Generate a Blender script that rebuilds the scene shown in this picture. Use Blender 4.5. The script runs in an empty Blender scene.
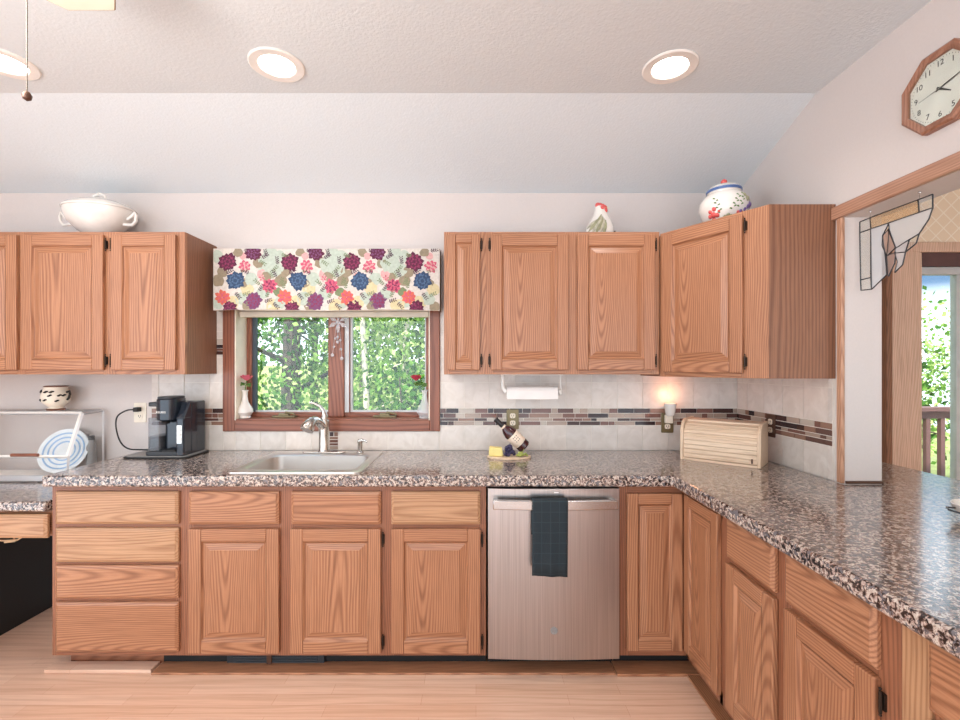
import bpy, bmesh, math, random
from mathutils import Vector, Matrix
C = bpy.context.scene.collection
SC = bpy.context.scene
PI = math.pi
random.seed(7)

# ------------------------------------------------------------------ camera
F, VX, VY, CZ = 463.0, 476.0, 367.0, 1.403
cam = bpy.data.cameras.new('camera'); camo = bpy.data.objects.new('camera', cam); C.objects.link(camo)
camo.location = (0, 0, CZ); camo.rotation_euler = (PI/2, 0, 0)
cam.sensor_width = 36; cam.lens = F/960*36
cam.shift_x = (480-VX)/960; cam.shift_y = (VY-360)/960
cam.clip_start = 0.02
SC.camera = camo

# ------------------------------------------------------------------ world, sun, exposure
SKY_STRENGTH, SUN, EXPOSURE = 2.4, 8.0, 0.48
DOWNLIGHT, FAN_FILL = 15.0, 18.0
w = bpy.data.worlds.new('sky'); SC.world = w; w.use_nodes = True
nt = w.node_tree; bg = nt.nodes['Background']
tc = nt.nodes.new('ShaderNodeTexCoord'); sp = nt.nodes.new('ShaderNodeSeparateXYZ'); nt.links.new(tc.outputs['Generated'], sp.inputs[0])
def sky_ramp(src, stops):
    r_ = nt.nodes.new('ShaderNodeValToRGB'); nt.links.new(src, r_.inputs[0]); e = r_.color_ramp.elements
    while len(e) < len(stops): e.new(0.5)
    for q, (p_, c_) in zip(e, stops): q.position = p_; q.color = c_
    return r_.outputs[0]
haze = sky_ramp(sp.outputs['Z'], [(0.0, (0.78, 0.89, 1, 1)), (0.16, (0.88, 0.95, 1, 1)), (0.75, (0.62, 0.78, 1, 1))])
deep = sky_ramp(sp.outputs['Z'], [(0.0, (0.78, 0.89, 1, 1)), (0.09, (0.8, 0.9, 1, 1)), (0.13, (0.08, 0.15, 0.26, 1)), (0.19, (0.08, 0.15, 0.27, 1)), (0.27, (0.72, 0.82, 0.95, 1)), (0.9, (0.5, 0.66, 0.95, 1))])
side = sky_ramp(sp.outputs['Y'], [(0.25, (0, 0, 0, 1)), (0.6, (1, 1, 1, 1))])
mxs = nt.nodes.new('ShaderNodeMixRGB'); nt.links.new(side, mxs.inputs[0]); nt.links.new(haze, mxs.inputs[1]); nt.links.new(deep, mxs.inputs[2])
nt.links.new(mxs.outputs[0], bg.inputs[0])
bg.inputs[1].default_value = SKY_STRENGTH
sl = bpy.data.lights.new('sun', 'SUN'); so = bpy.data.objects.new('sun', sl); C.objects.link(so)
sl.energy = SUN; sl.angle = 0.02; sl.color = (1, 0.96, 0.88)
so.rotation_euler = (math.radians(36), 0, math.radians(-28)); so.location = (0, -4, 8)
SC.view_settings.view_transform = 'Standard'; SC.view_settings.look = 'None'
SC.view_settings.gamma = 1; SC.view_settings.use_curve_mapping = False
SC.view_settings.exposure = EXPOSURE

# ------------------------------------------------------------------ materials
def lin(r, g, b):
    f = lambda c: (c/255/12.92) if c/255 <= 0.04045 else ((c/255+0.055)/1.055)**2.4
    return (f(r), f(g), f(b), 1)
class NT:
    def __init__(s, name):
        s.m = bpy.data.materials.new(name); s.m.use_nodes = True; s.t = s.m.node_tree
        s.b = s.t.nodes['Principled BSDF']
    def n(s, typ, **kw):
        nd = s.t.nodes.new('ShaderNode'+typ)
        for k, v in kw.items():
            if k in nd.inputs: nd.inputs[k].default_value = v
            else: setattr(nd, k, v)
        return nd
    def l(s, a, b): s.t.links.new(a, b)
    def ramp(s, src, stops, interp='LINEAR'):
        r = s.n('ValToRGB'); r.color_ramp.interpolation = interp
        el = r.color_ramp.elements
        while len(el) < len(stops): el.new(0.5)
        for q, (p, c) in zip(el, stops): q.position = p; q.color = c
        s.l(src, r.inputs[0]); return r.outputs[0]
    def mix(s, fac, a, b, mode='MIX'):
        x = s.n('MixRGB', blend_type=mode)
        for i, v in ((0, fac), (1, a), (2, b)):
            if hasattr(v, 'is_linked'): s.l(v, x.inputs[i])
            else: x.inputs[i].default_value = v
        return x.outputs[0]
    def coords(s, scale, rnd=0.0, kind='Object'):
        t = s.n('TexCoord'); src = t.outputs[kind]
        if rnd:
            oi = s.n('ObjectInfo'); mu = s.n('Math', operation='MULTIPLY'); mu.inputs[1].default_value = rnd
            s.l(oi.outputs['Random'], mu.inputs[0])
            va = s.n('VectorMath', operation='ADD'); s.l(src, va.inputs[0]); s.l(mu.outputs[0], va.inputs[1]); src = va.outputs[0]
        mp = s.n('Mapping'); mp.inputs['Scale'].default_value = scale; s.l(src, mp.inputs[0]); return mp.outputs[0]
    def bump(s, h, strength, dist=0.01):
        b = s.n('Bump'); b.inputs['Strength'].default_value = strength; b.inputs['Distance'].default_value = dist
        s.l(h, b.inputs['Height']); s.l(b.outputs[0], s.b.inputs['Normal'])
def plain(name, rgb, rough=0.5, metal=0.0, noise=0.06, nscale=14, trans=0.0, emit=None, es=0, coat=0):
    k = NT(name); c = lin(*rgb)
    nz = k.n('TexNoise', Scale=nscale, Detail=3.0); k.l(k.coords((1, 1, 1)), nz.inputs['Vector'])
    d = tuple(max(0, x*(1-noise)) for x in c[:3])+(1,); u = tuple(min(1, x*(1+noise)) for x in c[:3])+(1,)
    k.l(k.ramp(nz.outputs[0], [(0.3, d), (0.7, u)]), k.b.inputs['Base Color'])
    k.b.inputs['Roughness'].default_value = rough; k.b.inputs['Metallic'].default_value = metal
    k.b.inputs['Transmission Weight'].default_value = trans; k.b.inputs['Coat Weight'].default_value = coat
    if emit: k.b.inputs['Emission Color'].default_value = lin(*emit); k.b.inputs['Emission Strength'].default_value = es
    return k.m
def oak(name, axis, light=(184, 131, 97), dark=(150, 100, 71), rough=0.36):
    k = NT(name)
    oi = k.n('ObjectInfo')
    t = k.n('TexCoord'); sx = k.n('SeparateXYZ'); k.l(t.outputs['Object'], sx.inputs[0])
    X, Z = ('X', 'Z') if axis == 'v' else ('Z', 'X')
    def mth(op, a_, b_=None, c_=None):
        m = k.n('Math', operation=op)
        for i, v in enumerate((a_, b_, c_)):
            if v is None: continue
            if hasattr(v, 'is_linked'): k.l(v, m.inputs[i])
            else: m.inputs[i].default_value = v
        return m.outputs[0]
    rnd = oi.outputs['Random']
    nd = k.n('TexNoise', Scale=5.0, Detail=2.0); k.l(k.coords((1, 1, 0.22) if axis == 'v' else (0.22, 1, 1), 9.7), nd.inputs['Vector'])
    dist = mth('MULTIPLY_ADD', nd.outputs[0], 0.075, -0.037)
    c0 = 0.20 if axis == 'v' else 0.08
    px_ = mth('ADD', mth('ADD', sx.outputs[X], mth('MULTIPLY_ADD', rnd, -0.16, -c0+0.08)), dist)
    py_ = mth('ADD', mth('MULTIPLY_ADD', sx.outputs[Z], mth('MULTIPLY_ADD', rnd, 0.22, -0.11), sx.outputs['Y']), 0.075)
    cb = k.n('CombineXYZ'); k.l(px_, cb.inputs[0]); k.l(py_, cb.inputs[1])
    wv = k.n('TexWave', wave_type='RINGS', rings_direction='Z', Scale=34.0, Distortion=2.2, Detail=2.0)
    wv.inputs['Detail Scale'].default_value = 0.3
    k.l(cb.outputs[0], wv.inputs['Vector'])
    sf = {'v': (1, 1, 0.03), 'h': (0.03, 1, 1)}[axis]
    nf = k.n('TexNoise', Scale=230.0, Detail=2.0); k.l(k.coords(sf, 5.3), nf.inputs['Vector'])
    L, D = lin(*light), lin(*dark)
    c1 = k.ramp(wv.outputs['Fac'], [(0.0, D), (0.4, tuple((a_*0.35+b_*0.65) for a_, b_ in zip(D, L))), (0.8, L)])
    pores = k.ramp(nf.outputs[0], [(0.36, (0.70, 0.64, 0.60, 1)), (0.54, (1, 1, 1, 1))])
    c2 = k.mix(0.6, c1, pores, 'MULTIPLY')
    tint = k.ramp(rnd, [(0, (0.93, 0.89, 0.86, 1)), (1, (1, 1, 1, 1))])
    k.l(k.mix(1.0, c2, tint, 'MULTIPLY'), k.b.inputs['Base Color'])
    k.b.inputs['Roughness'].default_value = rough
    k.bump(nf.outputs[0], 0.06, 0.002)
    return k.m
M = {}
M['oak_v'] = oak('oak_vertical_grain', 'v'); M['oak_h'] = oak('oak_horizontal_grain', 'h')
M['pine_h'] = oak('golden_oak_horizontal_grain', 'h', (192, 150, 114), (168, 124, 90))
M['pine_v'] = oak('golden_oak_vertical_grain', 'v', (192, 150, 114), (168, 124, 90))
M['frame_v'] = oak('oak_face_frame_vertical', 'v', (158, 104, 76), (130, 82, 58))
M['frame_h'] = oak('oak_face_frame_horizontal', 'h', (158, 104, 76), (130, 82, 58))
M['brown_v'] = oak('brown_oak_panel', 'v', (150, 104, 78), (124, 82, 60), 0.45)
M['window_v'] = oak('stained_window_wood_vertical', 'v', (152, 94, 72), (126, 74, 54))
M['window_h'] = oak('stained_window_wood_horizontal', 'h', (152, 94, 72), (126, 74, 54))
M['bread_h'] = oak('pale_maple_slats', 'h', (238, 212, 184), (226, 196, 166), 0.4)
M['bread_v'] = oak('pale_maple_ends', 'v', (238, 212, 184), (226, 196, 166), 0.4)

def granite():
    k = NT('speckled_granite_laminate')
    def nz(scale, off, detail=3.0, rough=0.6):
        t = k.coords((1, 1, 1)); va = k.n('VectorMath', operation='ADD'); k.l(t, va.inputs[0]); va.inputs[1].default_value = (off, off*1.7, off*0.3)
        n_ = k.n('TexNoise', Scale=scale, Detail=detail, Roughness=rough, Distortion=0.6); k.l(va.outputs[0], n_.inputs['Vector']); return n_.outputs[0]
    a_ = nz(78.0, 0.0)
    base = k.ramp(a_, [(0.0, lin(26, 25, 28)), (0.415, lin(28, 26, 28)), (0.45, lin(86, 68, 62)), (0.50, lin(150, 126, 116)), (0.55, lin(186, 166, 156)), (0.605, lin(212, 202, 188)), (0.68, lin(126, 98, 88))])
    g_ = k.ramp(nz(52.0, 3.1), [(0.55, (0, 0, 0, 1)), (0.59, (1, 1, 1, 1))])
    c1 = k.mix(g_, base, lin(106, 102, 106))
    d_ = k.ramp(nz(88.0, 7.7), [(0.37, (1, 1, 1, 1)), (0.41, (0, 0, 0, 1))])
    c2 = k.mix(d_, c1, lin(34, 32, 34))
    k.l(c2, k.b.inputs['Base Color'])
    k.b.inputs['Roughness'].default_value = 0.2; k.b.inputs['Coat Weight'].default_value = 0.6; k.b.inputs['Coat Roughness'].default_value = 0.12
    k.bump(nz(160.0, 1.0), 0.05, 0.003)
    return k.m
M['granite'] = granite()

def floor_mat():
    k = NT('light_oak_laminate_floor')
    co = k.coords((1, 1, 1))
    br = k.n('TexBrick', Scale=1.0); k.l(co, br.inputs['Vector'])
    br.inputs['Color1'].default_value = lin(230, 195, 172); br.inputs['Color2'].default_value = lin(219, 177, 150)
    br.inputs['Mortar'].default_value = lin(204, 152, 126); br.inputs['Mortar Size'].default_value = 0.0009
    br.inputs['Brick Width'].default_value = 0.62; br.inputs['Row Height'].default_value = 0.064
    br.offset = 0.37; br.inputs['Bias'].default_value = 0.0
    wv = k.n('TexWave', bands_direction='Y', Scale=7.0, Distortion=9.0, Detail=2.0); k.l(k.coords((0.12, 1, 1)), wv.inputs['Vector'])
    nf = k.n('TexNoise', Scale=150.0, Detail=2.0); k.l(k.coords((0.03, 1, 1)), nf.inputs['Vector'])
    g = k.ramp(wv.outputs['Fac'], [(0, (0.86, 0.80, 0.76, 1)), (0.5, (1, 1, 1, 1))])
    p = k.ramp(nf.outputs[0], [(0.35, (0.86, 0.80, 0.76, 1)), (0.55, (1, 1, 1, 1))])
    k.l(k.mix(0.6, k.mix(0.7, br.outputs['Color'], g, 'MULTIPLY'), p, 'MULTIPLY'), k.b.inputs['Base Color'])
    k.b.inputs['Roughness'].default_value = 0.3
    return k.m
M['floor'] = floor_mat()

def wall_mat(name, rgb, bump, scale, rough=0.75):
    k = NT(name); nz = k.n('TexNoise', Scale=scale, Detail=4.0); k.l(k.coords((1, 1, 1)), nz.inputs['Vector'])
    c = lin(*rgb); k.l(k.ramp(nz.outputs[0], [(0.3, tuple(x*0.97 for x in c[:3])+(1,)), (0.7, c)]), k.b.inputs['Base Color'])
    k.b.inputs['Roughness'].default_value = rough; k.bump(nz.outputs[0], bump, 0.006); return k.m
M['wall'] = wall_mat('blush_cream_wall_paint', (214, 204, 199), 0.05, 120)
M['ceiling'] = wall_mat('textured_white_ceiling', (222, 229, 233), 0.3, 95)
M['jamb'] = wall_mat('white_jamb_paint', (216, 208, 204), 0.03, 90)

def wallpaper():
    k = NT('tan_diamond_wallpaper'); co = k.coords((1, 1, 1)); s = k.n('SeparateXYZ'); k.l(co, s.inputs[0])
    outs = []
    for op in ('ADD', 'SUBTRACT'):
        a = k.n('Math', operation=op); k.l(s.outputs['X'], a.inputs[0]); k.l(s.outputs['Z'], a.inputs[1])
        b = k.n('Math', operation='MULTIPLY'); k.l(a.outputs[0], b.inputs[0]); b.inputs[1].default_value = 11.0
        f = k.n('Math', operation='FRACT'); k.l(b.outputs[0], f.inputs[0])
        g = k.n('Math', operation='LESS_THAN'); k.l(f.outputs[0], g.inputs[0]); g.inputs[1].default_value = 0.1
        outs.append(g.outputs[0])
    mx = k.n('Math', operation='MAXIMUM'); k.l(outs[0], mx.inputs[0]); k.l(outs[1], mx.inputs[1])
    k.l(k.mix(mx.outputs[0], lin(238, 214, 186), lin(248, 232, 212)), k.b.inputs['Base Color'])
    k.b.inputs['Roughness'].default_value = 0.7; return k.m
M['wallpaper'] = wallpaper()

def island(name, stops, rough, interp='LINEAR', marb=0.0):
    k = NT(name); g = k.n('NewGeometry')
    c = k.ramp(g.outputs['Random Per Island'], stops, interp)
    if marb:
        nz = k.n('TexNoise', Scale=13.0, Detail=5.0, Distortion=1.2); k.l(k.coords((1, 1, 1)), nz.inputs['Vector'])
        c = k.mix(marb, c, k.ramp(nz.outputs[0], [(0.35, (0.80, 0.77, 0.74, 1)), (0.65, (1, 1, 1, 1))]), 'MULTIPLY')
    k.l(c, k.b.inputs['Base Color']); k.b.inputs['Roughness'].default_value = rough; return k.m
M['tile'] = island('cream_ceramic_tile', [(0, lin(226, 215, 206)), (0.5, lin(233, 224, 216)), (1, lin(218, 210, 203))], 0.33, marb=0.6)
M['mosaic'] = island('mixed_brown_mosaic', [(0, lin(70, 48, 44)), (0.16, lin(122, 86, 76)), (0.34, lin(172, 152, 138)), (0.5, lin(100, 72, 66)),
                                            (0.64, lin(190, 178, 166)), (0.78, lin(54, 40, 42)), (0.88, lin(146, 112, 96))], 0.2, 'CONSTANT')
M['grout'] = plain('pale_grout', (232, 224, 214), 0.9)
M['steel'] = plain('brushed_stainless_steel', (188, 183, 180), 0.27, 1.0, 0.02, 60)
def brushed():
    k = NT('brushed_steel_door'); nz = k.n('TexNoise', Scale=240.0, Detail=1.0); k.l(k.coords((1, 1, 0.01)), nz.inputs['Vector'])
    k.l(k.ramp(nz.outputs[0], [(0.3, lin(172, 165, 162)), (0.7, lin(188, 181, 178))]), k.b.inputs['Base Color'])
    k.b.inputs['Metallic'].default_value = 1.0; k.b.inputs['Roughness'].default_value = 0.3
    lw = k.n('TexNoise', Scale=2.6, Detail=0.0); k.l(k.coords((1.6, 1, 0.15)), lw.inputs['Vector']); k.bump(lw.outputs[0], 0.12, 0.05)
    return k.m
M['dw'] = brushed()
M['nickel'] = plain('satin_nickel', (205, 200, 194), 0.24, 1.0, 0.02)
M['sinksteel'] = plain('satin_sink_steel', (214, 208, 203), 0.34, 1.0, 0.02)
M['alu'] = plain('aluminium_trim', (214, 214, 216), 0.4, 0.75, 0.02)
M['bronze'] = plain('dark_bronze', (58, 46, 38), 0.45, 0.7)
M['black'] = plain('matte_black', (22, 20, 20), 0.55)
M['gloss_black'] = plain('glossy_navy_black', (24, 32, 44), 0.22, 0.1, coat=0.4)
M['dark_grey'] = plain('dark_grey_plastic', (48, 50, 54), 0.4)
M['grey'] = plain('grey_rubber', (140, 138, 136), 0.6)
M['white'] = plain('white_plastic', (240, 236, 230), 0.4)
M['cream'] = plain('cream_plastic', (238, 226, 208), 0.45)
M['porcelain'] = plain('white_porcelain', (226, 219, 212), 0.2, coat=0.3)
M['paper'] = plain('paper_towel', (246, 240, 236), 0.9, noise=0.03)
M['brass'] = plain('antique_brass_plate', (128, 116, 86), 0.42, 0.5)
M['brownplate'] = plain('brown_bronze_plate', (92, 64, 50), 0.45, 0.4)
M['slot'] = plain('dark_slot', (40, 34, 30), 0.8)
M['blind'] = plain('cream_blind_fabric', (232, 220, 202), 0.8)
M['gasket'] = plain('slate_gasket', (72, 82, 92), 0.6)
M['screen'] = plain('light_grey_screen_frame', (196, 196, 196), 0.5, 0.2)
M['cable'] = plain('beige_cable', (206, 176, 140), 0.6)
M['yellow'] = plain('pale_yellow_cheese', (236, 218, 140), 0.55)
M['grape'] = plain('dark_purple_grape', (50, 42, 76), 0.3, nscale=60, noise=0.3)
M['green_grape'] = plain('green_grape', (150, 160, 80), 0.35, nscale=60, noise=0.2)
M['wine'] = plain('dark_red_wine_glass', (62, 22, 28), 0.15, coat=0.5)
M['foil'] = plain('black_foil', (30, 28, 32), 0.35)
M['label'] = plain('cream_paper_label', (236, 216, 196), 0.7)
M['pink'] = plain('pink_petal', (226, 110, 130), 0.6)
M['rose'] = plain('rose_red', (196, 60, 82), 0.6)
M['leaf'] = plain('green_leaf', (88, 120, 60), 0.6, noise=0.25)
M['red'] = plain('coral_red_glaze', (214, 88, 84), 0.35)
M['blue'] = plain('blue_glaze', (70, 98, 150), 0.3)
M['olive'] = plain('olive_glaze', (150, 148, 116), 0.4, noise=0.25, nscale=40)
M['violet'] = plain('violet_glaze', (120, 96, 150), 0.35)
M['brownglaze'] = plain('brown_glaze', (128, 84, 64), 0.35)
M['towel'] = None
M['fanblade'] = plain('cream_fan_blade', (222, 208, 190), 0.45)
M['fanedge'] = plain('gold_brown_edge', (150, 120, 84), 0.4, 0.3)
M['bark'] = plain('grey_bark', (70, 60, 54), 0.9, noise=0.35, nscale=9)
M['palebark'] = plain('pale_birch_bark', (196, 186, 170), 0.85, noise=0.2, nscale=9)
M['deckwood'] = plain('red_brown_deck_wood', (92, 62, 60), 0.7, noise=0.15)
M['soil'] = plain('leafy_ground', (120, 128, 74), 0.95, noise=0.3, nscale=3)
M['plate'] = plain('pale_blue_reflection', (232, 238, 240), 0.25, noise=0.06)  # bright window reflection on the case lid, put into a surface colour
M['chainmetal'] = plain('aged_chain_metal', (120, 112, 104), 0.45, 0.6)
M['casing_h'] = oak('mauve_oak_casing', 'h', (192, 148, 124), (170, 126, 102))
M['casing_v'] = oak('tan_oak_casing', 'v', (196, 150, 122), (172, 126, 98))
M['taupe'] = plain('grey_olive_glaze', (176, 170, 150), 0.4, noise=0.2, nscale=50)
M['paleblue'] = plain('soft_blue_band', (150, 186, 222), 0.3)
M['clockwood'] = oak('clock_wood', 'v', (168, 118, 94), (146, 98, 76))
M['tanwood'] = oak('tan_door_casing', 'v', (228, 194, 172), (214, 176, 152), 0.5)

def glass(name, tint, refl=0.08, rough=0.02, alpha=0.0, body=(255, 255, 255)):
    k = NT(name); t = k.t
    tr = k.n('BsdfTransparent'); tr.inputs[0].default_value = lin(*tint)
    gl = k.n('BsdfGlossy'); gl.inputs['Roughness'].default_value = rough
    lw = k.n('LayerWeight'); pw = k.n('Math', operation='POWER'); k.l(lw.outputs['Facing'], pw.inputs[0]); pw.inputs[1].default_value = 4.0
    fm = k.n('Math', operation='MULTIPLY_ADD'); k.l(pw.outputs[0], fm.inputs[0]); fm.inputs[1].default_value = 0.9; fm.inputs[2].default_value = 0.035
    mx = k.n('MixShader'); k.l(fm.outputs[0], mx.inputs[0]); k.l(tr.outputs[0], mx.inputs[1]); k.l(gl.outputs[0], mx.inputs[2])
    out = mx.outputs[0]
    if alpha:
        df = k.n('BsdfDiffuse'); df.inputs[0].default_value = lin(*body)
        m2 = k.n('MixShader'); m2.inputs[0].default_value = alpha; k.l(out, m2.inputs[1]); k.l(df.outputs[0], m2.inputs[2]); out = m2.outputs[0]
    k.l(out, t.nodes['Material Output'].inputs[0]); return k.m
M['glass'] = glass('clear_window_glass', (250, 252, 250))
M['caseglass'] = glass('display_case_glass', (255, 255, 255), alpha=0.012)
M['frost'] = glass('frosted_textured_glass', (244, 246, 248), rough=0.15, alpha=0.3, body=(236, 238, 240))
M['bevelglass'] = glass('bevelled_glass', (248, 250, 248), alpha=0.06)
M['amber'] = glass('amber_glass', (244, 230, 210), alpha=0.25, body=(220, 200, 174))
M['pinkglass'] = glass('rose_glass', (232, 214, 204), alpha=0.3, body=(214, 194, 184))
M['smoke'] = glass('smoky_reservoir', (226, 228, 232), alpha=0.22, body=(170, 172, 176))
M['crystal'] = glass('crystal_glass', (246, 246, 250), alpha=0.3)

def towel_mat():
    k = NT('dark_teal_towel'); co = k.coords((1, 1, 1)); s = k.n('SeparateXYZ'); k.l(co, s.inputs[0]); outs = []
    for ax, f_ in (('X', 26.0), ('Z', 22.0)):
        b = k.n('Math', operation='MULTIPLY'); k.l(s.outputs[ax], b.inputs[0]); b.inputs[1].default_value = f_
        f = k.n('Math', operation='FRACT'); k.l(b.outputs[0], f.inputs[0])
        g = k.n('Math', operation='LESS_THAN'); k.l(f.outputs[0], g.inputs[0]); g.inputs[1].default_value = 0.05; outs.append(g.outputs[0])
    mx = k.n('Math', operation='MAXIMUM'); k.l(outs[0], mx.inputs[0]); k.l(outs[1], mx.inputs[1])
    k.l(k.mix(mx.outputs[0], lin(36, 46, 52), lin(48, 61, 67)), k.b.inputs['Base Color'])
    k.b.inputs['Roughness'].default_value = 0.95
    nz = k.n('TexNoise', Scale=400.0); k.l(co, nz.inputs['Vector']); k.bump(nz.outputs[0], 0.4, 0.003); return k.m
M['towel'] = towel_mat()
def leaves_mat(name, stops):
    k = NT(name); g = k.n('NewGeometry')
    c = k.ramp(g.outputs['Random Per Island'], stops)
    d = k.n('BsdfDiffuse'); t = k.n('BsdfTranslucent'); mx = k.n('MixShader'); mx.inputs[0].default_value = 0.4
    k.l(c, d.inputs[0]); k.l(c, t.inputs[0]); k.l(d.outputs[0], mx.inputs[1]); k.l(t.outputs[0], mx.inputs[2])
    k.l(mx.outputs[0], k.t.nodes['Material Output'].inputs[0]); return k.m
M['leaves_mid'] = leaves_mat('mid_green_leaves', [(0, lin(34, 66, 32)), (0.5, lin(72, 118, 52)), (1, lin(134, 172, 84))])
M['leaves_light'] = leaves_mat('yellow_green_leaves', [(0, lin(70, 112, 46)), (0.5, lin(128, 166, 80)), (1, lin(206, 218, 150))])
M['leaves_dark'] = leaves_mat('deep_green_leaves', [(0, lin(24, 52, 28)), (1, lin(66, 108, 54))])
def emis(name, rgb, s):
    return plain(name, rgb, 0.4, emit=rgb, es=s)
M['lamp_on'] = emis('lit_lamp_lens', (255, 250, 240), 9)
M['warm_on'] = emis('warm_glowing_bulb', (255, 214, 150), 1.6)

# ------------------------------------------------------------------ mesh helpers
class MB:
    def __init__(s): s.v = []; s.f = []; s.mi = []
    def add(s, vs, fs, m=0, T=None):
        o = len(s.v)
        s.v += [tuple(T @ Vector(p)) if T else tuple(p) for p in vs]
        for f in fs: s.f.append([i+o for i in f]); s.mi.append(m)
        return s
    def box(s, x0, x1, y0, y1, z0, z1, m=0, T=None):
        vs = [(x0,y0,z0),(x1,y0,z0),(x1,y1,z0),(x0,y1,z0),(x0,y0,z1),(x1,y0,z1),(x1,y1,z1),(x0,y1,z1)]
        return s.add(vs, [(0,3,2,1),(4,5,6,7),(0,1,5,4),(1,2,6,5),(2,3,7,6),(3,0,4,7)], m, T)
    def prism(s, pts, a, b, axis='z', m=0, T=None):
        n = len(pts)
        mk = {'z': lambda p, h: (p[0], p[1], h), 'y': lambda p, h: (p[0], h, p[1]), 'x': lambda p, h: (h, p[0], p[1])}[axis]
        vs = [mk(p, a) for p in pts]+[mk(p, b) for p in pts]
        fs = [tuple(range(n))[::-1], tuple(range(n, 2*n))]+[(i, (i+1) % n, n+(i+1) % n, n+i) for i in range(n)]
        return s.add(vs, fs, m, T)
    def lathe(s, prof, c=(0,0,0), seg=24, m=0, sx=1.0, sy=1.0, T=None, caps=True):
        vs = []; fs = []; n = len(prof)
        for r, z in prof:
            for k in range(seg):
                a = 2*PI*k/seg; vs.append((c[0]+r*math.cos(a)*sx, c[1]+r*math.sin(a)*sy, c[2]+z))
        for i in range(n-1):
            for k in range(seg):
                fs.append((i*seg+k, i*seg+(k+1) % seg, (i+1)*seg+(k+1) % seg, (i+1)*seg+k))
        if caps: fs.append(tuple(range(seg))[::-1]); fs.append(tuple(range((n-1)*seg, n*seg)))
        return s.add(vs, fs, m, T)
    def tube(s, pts, r, seg=8, m=0, T=None):
        pts = [Vector(p) for p in pts]; n = len(pts)
        rs = r if isinstance(r, (list, tuple)) else [r]*n
        vs = []; fs = []; up = Vector((0, 0, 1)); prev = None
        for i, p in enumerate(pts):
            d = (pts[min(i+1, n-1)]-pts[max(i-1, 0)]).normalized()
            if prev is None:
                a = up if abs(d.dot(up)) < 0.9 else Vector((1, 0, 0)); u = d.cross(a).normalized()
            else:
                u = (prev-d*prev.dot(d)); u = u.normalized() if u.length > 1e-6 else d.orthogonal().normalized()
            prev = u; v = d.cross(u)
            for k in range(seg):
                t = 2*PI*k/seg; vs.append(tuple(p+(u*math.cos(t)+v*math.sin(t))*rs[i]))
        for i in range(n-1):
            for k in range(seg): fs.append((i*seg+k, i*seg+(k+1) % seg, (i+1)*seg+(k+1) % seg, (i+1)*seg+k))
        fs.append(tuple(range(seg))[::-1]); fs.append(tuple(range((n-1)*seg, n*seg)))
        return s.add(vs, fs, m, T)
    def ball(s, c, r, m=0, seg=12, rings=8, sx=1, sy=1, sz=1, T=None):
        prof = [(max(1e-4, r*math.sin(PI*i/rings)), -r*math.cos(PI*i/rings)*sz) for i in range(rings+1)]
        return s.lathe(prof, c, seg, m, sx, sy, T)
    def quad(s, a, b, c, d, m=0): return s.add([a, b, c, d], [(0, 1, 2, 3)], m)
    def build(s, name, mats, parent=None, smooth=False, bevel=0.0, seg=2, loc=None, rotz=None):
        me = bpy.data.meshes.new(name); me.from_pydata(s.v, [], s.f)
        for mm in (mats if isinstance(mats, (list, tuple)) else [mats]): me.materials.append(M[mm] if isinstance(mm, str) else mm)
        if len(me.materials) > 1: me.polygons.foreach_set('material_index', s.mi)
        bm = bmesh.new(); bm.from_mesh(me); bmesh.ops.recalc_face_normals(bm, faces=bm.faces); bm.to_mesh(me); bm.free()
        if smooth:
            me.polygons.foreach_set('use_smooth', [True]*len(me.polygons)); me.set_sharp_from_angle(angle=math.radians(38))
        me.update()
        o = bpy.data.objects.new(name, me); C.objects.link(o)
        if parent: o.parent = parent
        if loc: o.location = loc
        if rotz is not None: o.rotation_euler = (0, 0, rotz)
        if bevel:
            b = o.modifiers.new('bevel', 'BEVEL'); b.width = bevel; b.segments = seg; b.limit_method = 'ANGLE'; b.angle_limit = math.radians(32)
            b.use_clamp_overlap = True
        return o
def tag(o, label, cat, group=None):
    o['label'] = label; o['category'] = cat
    if group: o['group'] = group
    return o
def thing(name, label, cat, loc=(0,0,0), rotz=0, group=None):
    o = bpy.data.objects.new(name, None); C.objects.link(o); o.location = loc; o.rotation_euler = (0, 0, rotz); o.empty_display_size = 0.05
    return tag(o, label, cat, group)
def struct(o): o['kind'] = 'structure'; return o
def copy_tree(o, parent=None):
    c = o.copy(); C.objects.link(c)
    if parent: c.parent = parent
    for ch in [x for x in bpy.data.objects if x.parent == o]: copy_tree(ch, c)
    return c
def spline(pts, n=5):
    P = [Vector(p) for p in pts]; out = []
    for i in range(len(P)-1):
        a, b, c, d = P[max(i-1, 0)], P[i], P[i+1], P[min(i+2, len(P)-1)]
        for k in range(n):
            t = k/n; out.append(0.5*((2*b)+(c-a)*t+(2*a-5*b+4*c-d)*t*t+(3*b-a-3*c+d)*t**3))
    return out+[P[-1]]
def arc(cx, cy, r, a0, a1, n=8): return [(cx+r*math.cos(math.radians(a0+(a1-a0)*i/n)), cy+r*math.sin(math.radians(a0+(a1-a0)*i/n))) for i in range(n+1)]
def text_into(mb, s, size, T, m=0, align='CENTER', extrude=0.0004):
    cu = bpy.data.curves.new('t', 'FONT'); cu.body = s; cu.size = size; cu.align_x = align; cu.align_y = 'CENTER'; cu.extrude = extrude
    ob = bpy.data.objects.new('t', cu); C.objects.link(ob)
    dg = bpy.context.evaluated_depsgraph_get(); me = ob.evaluated_get(dg).to_mesh()
    vs = [v.co[:] for v in me.vertices]; fs = [tuple(p.vertices) for p in me.polygons]
    ob.evaluated_get(dg).to_mesh_clear()
    bpy.data.objects.remove(ob); bpy.data.curves.remove(cu)
    mb.add(vs, fs, m, T)
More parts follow.
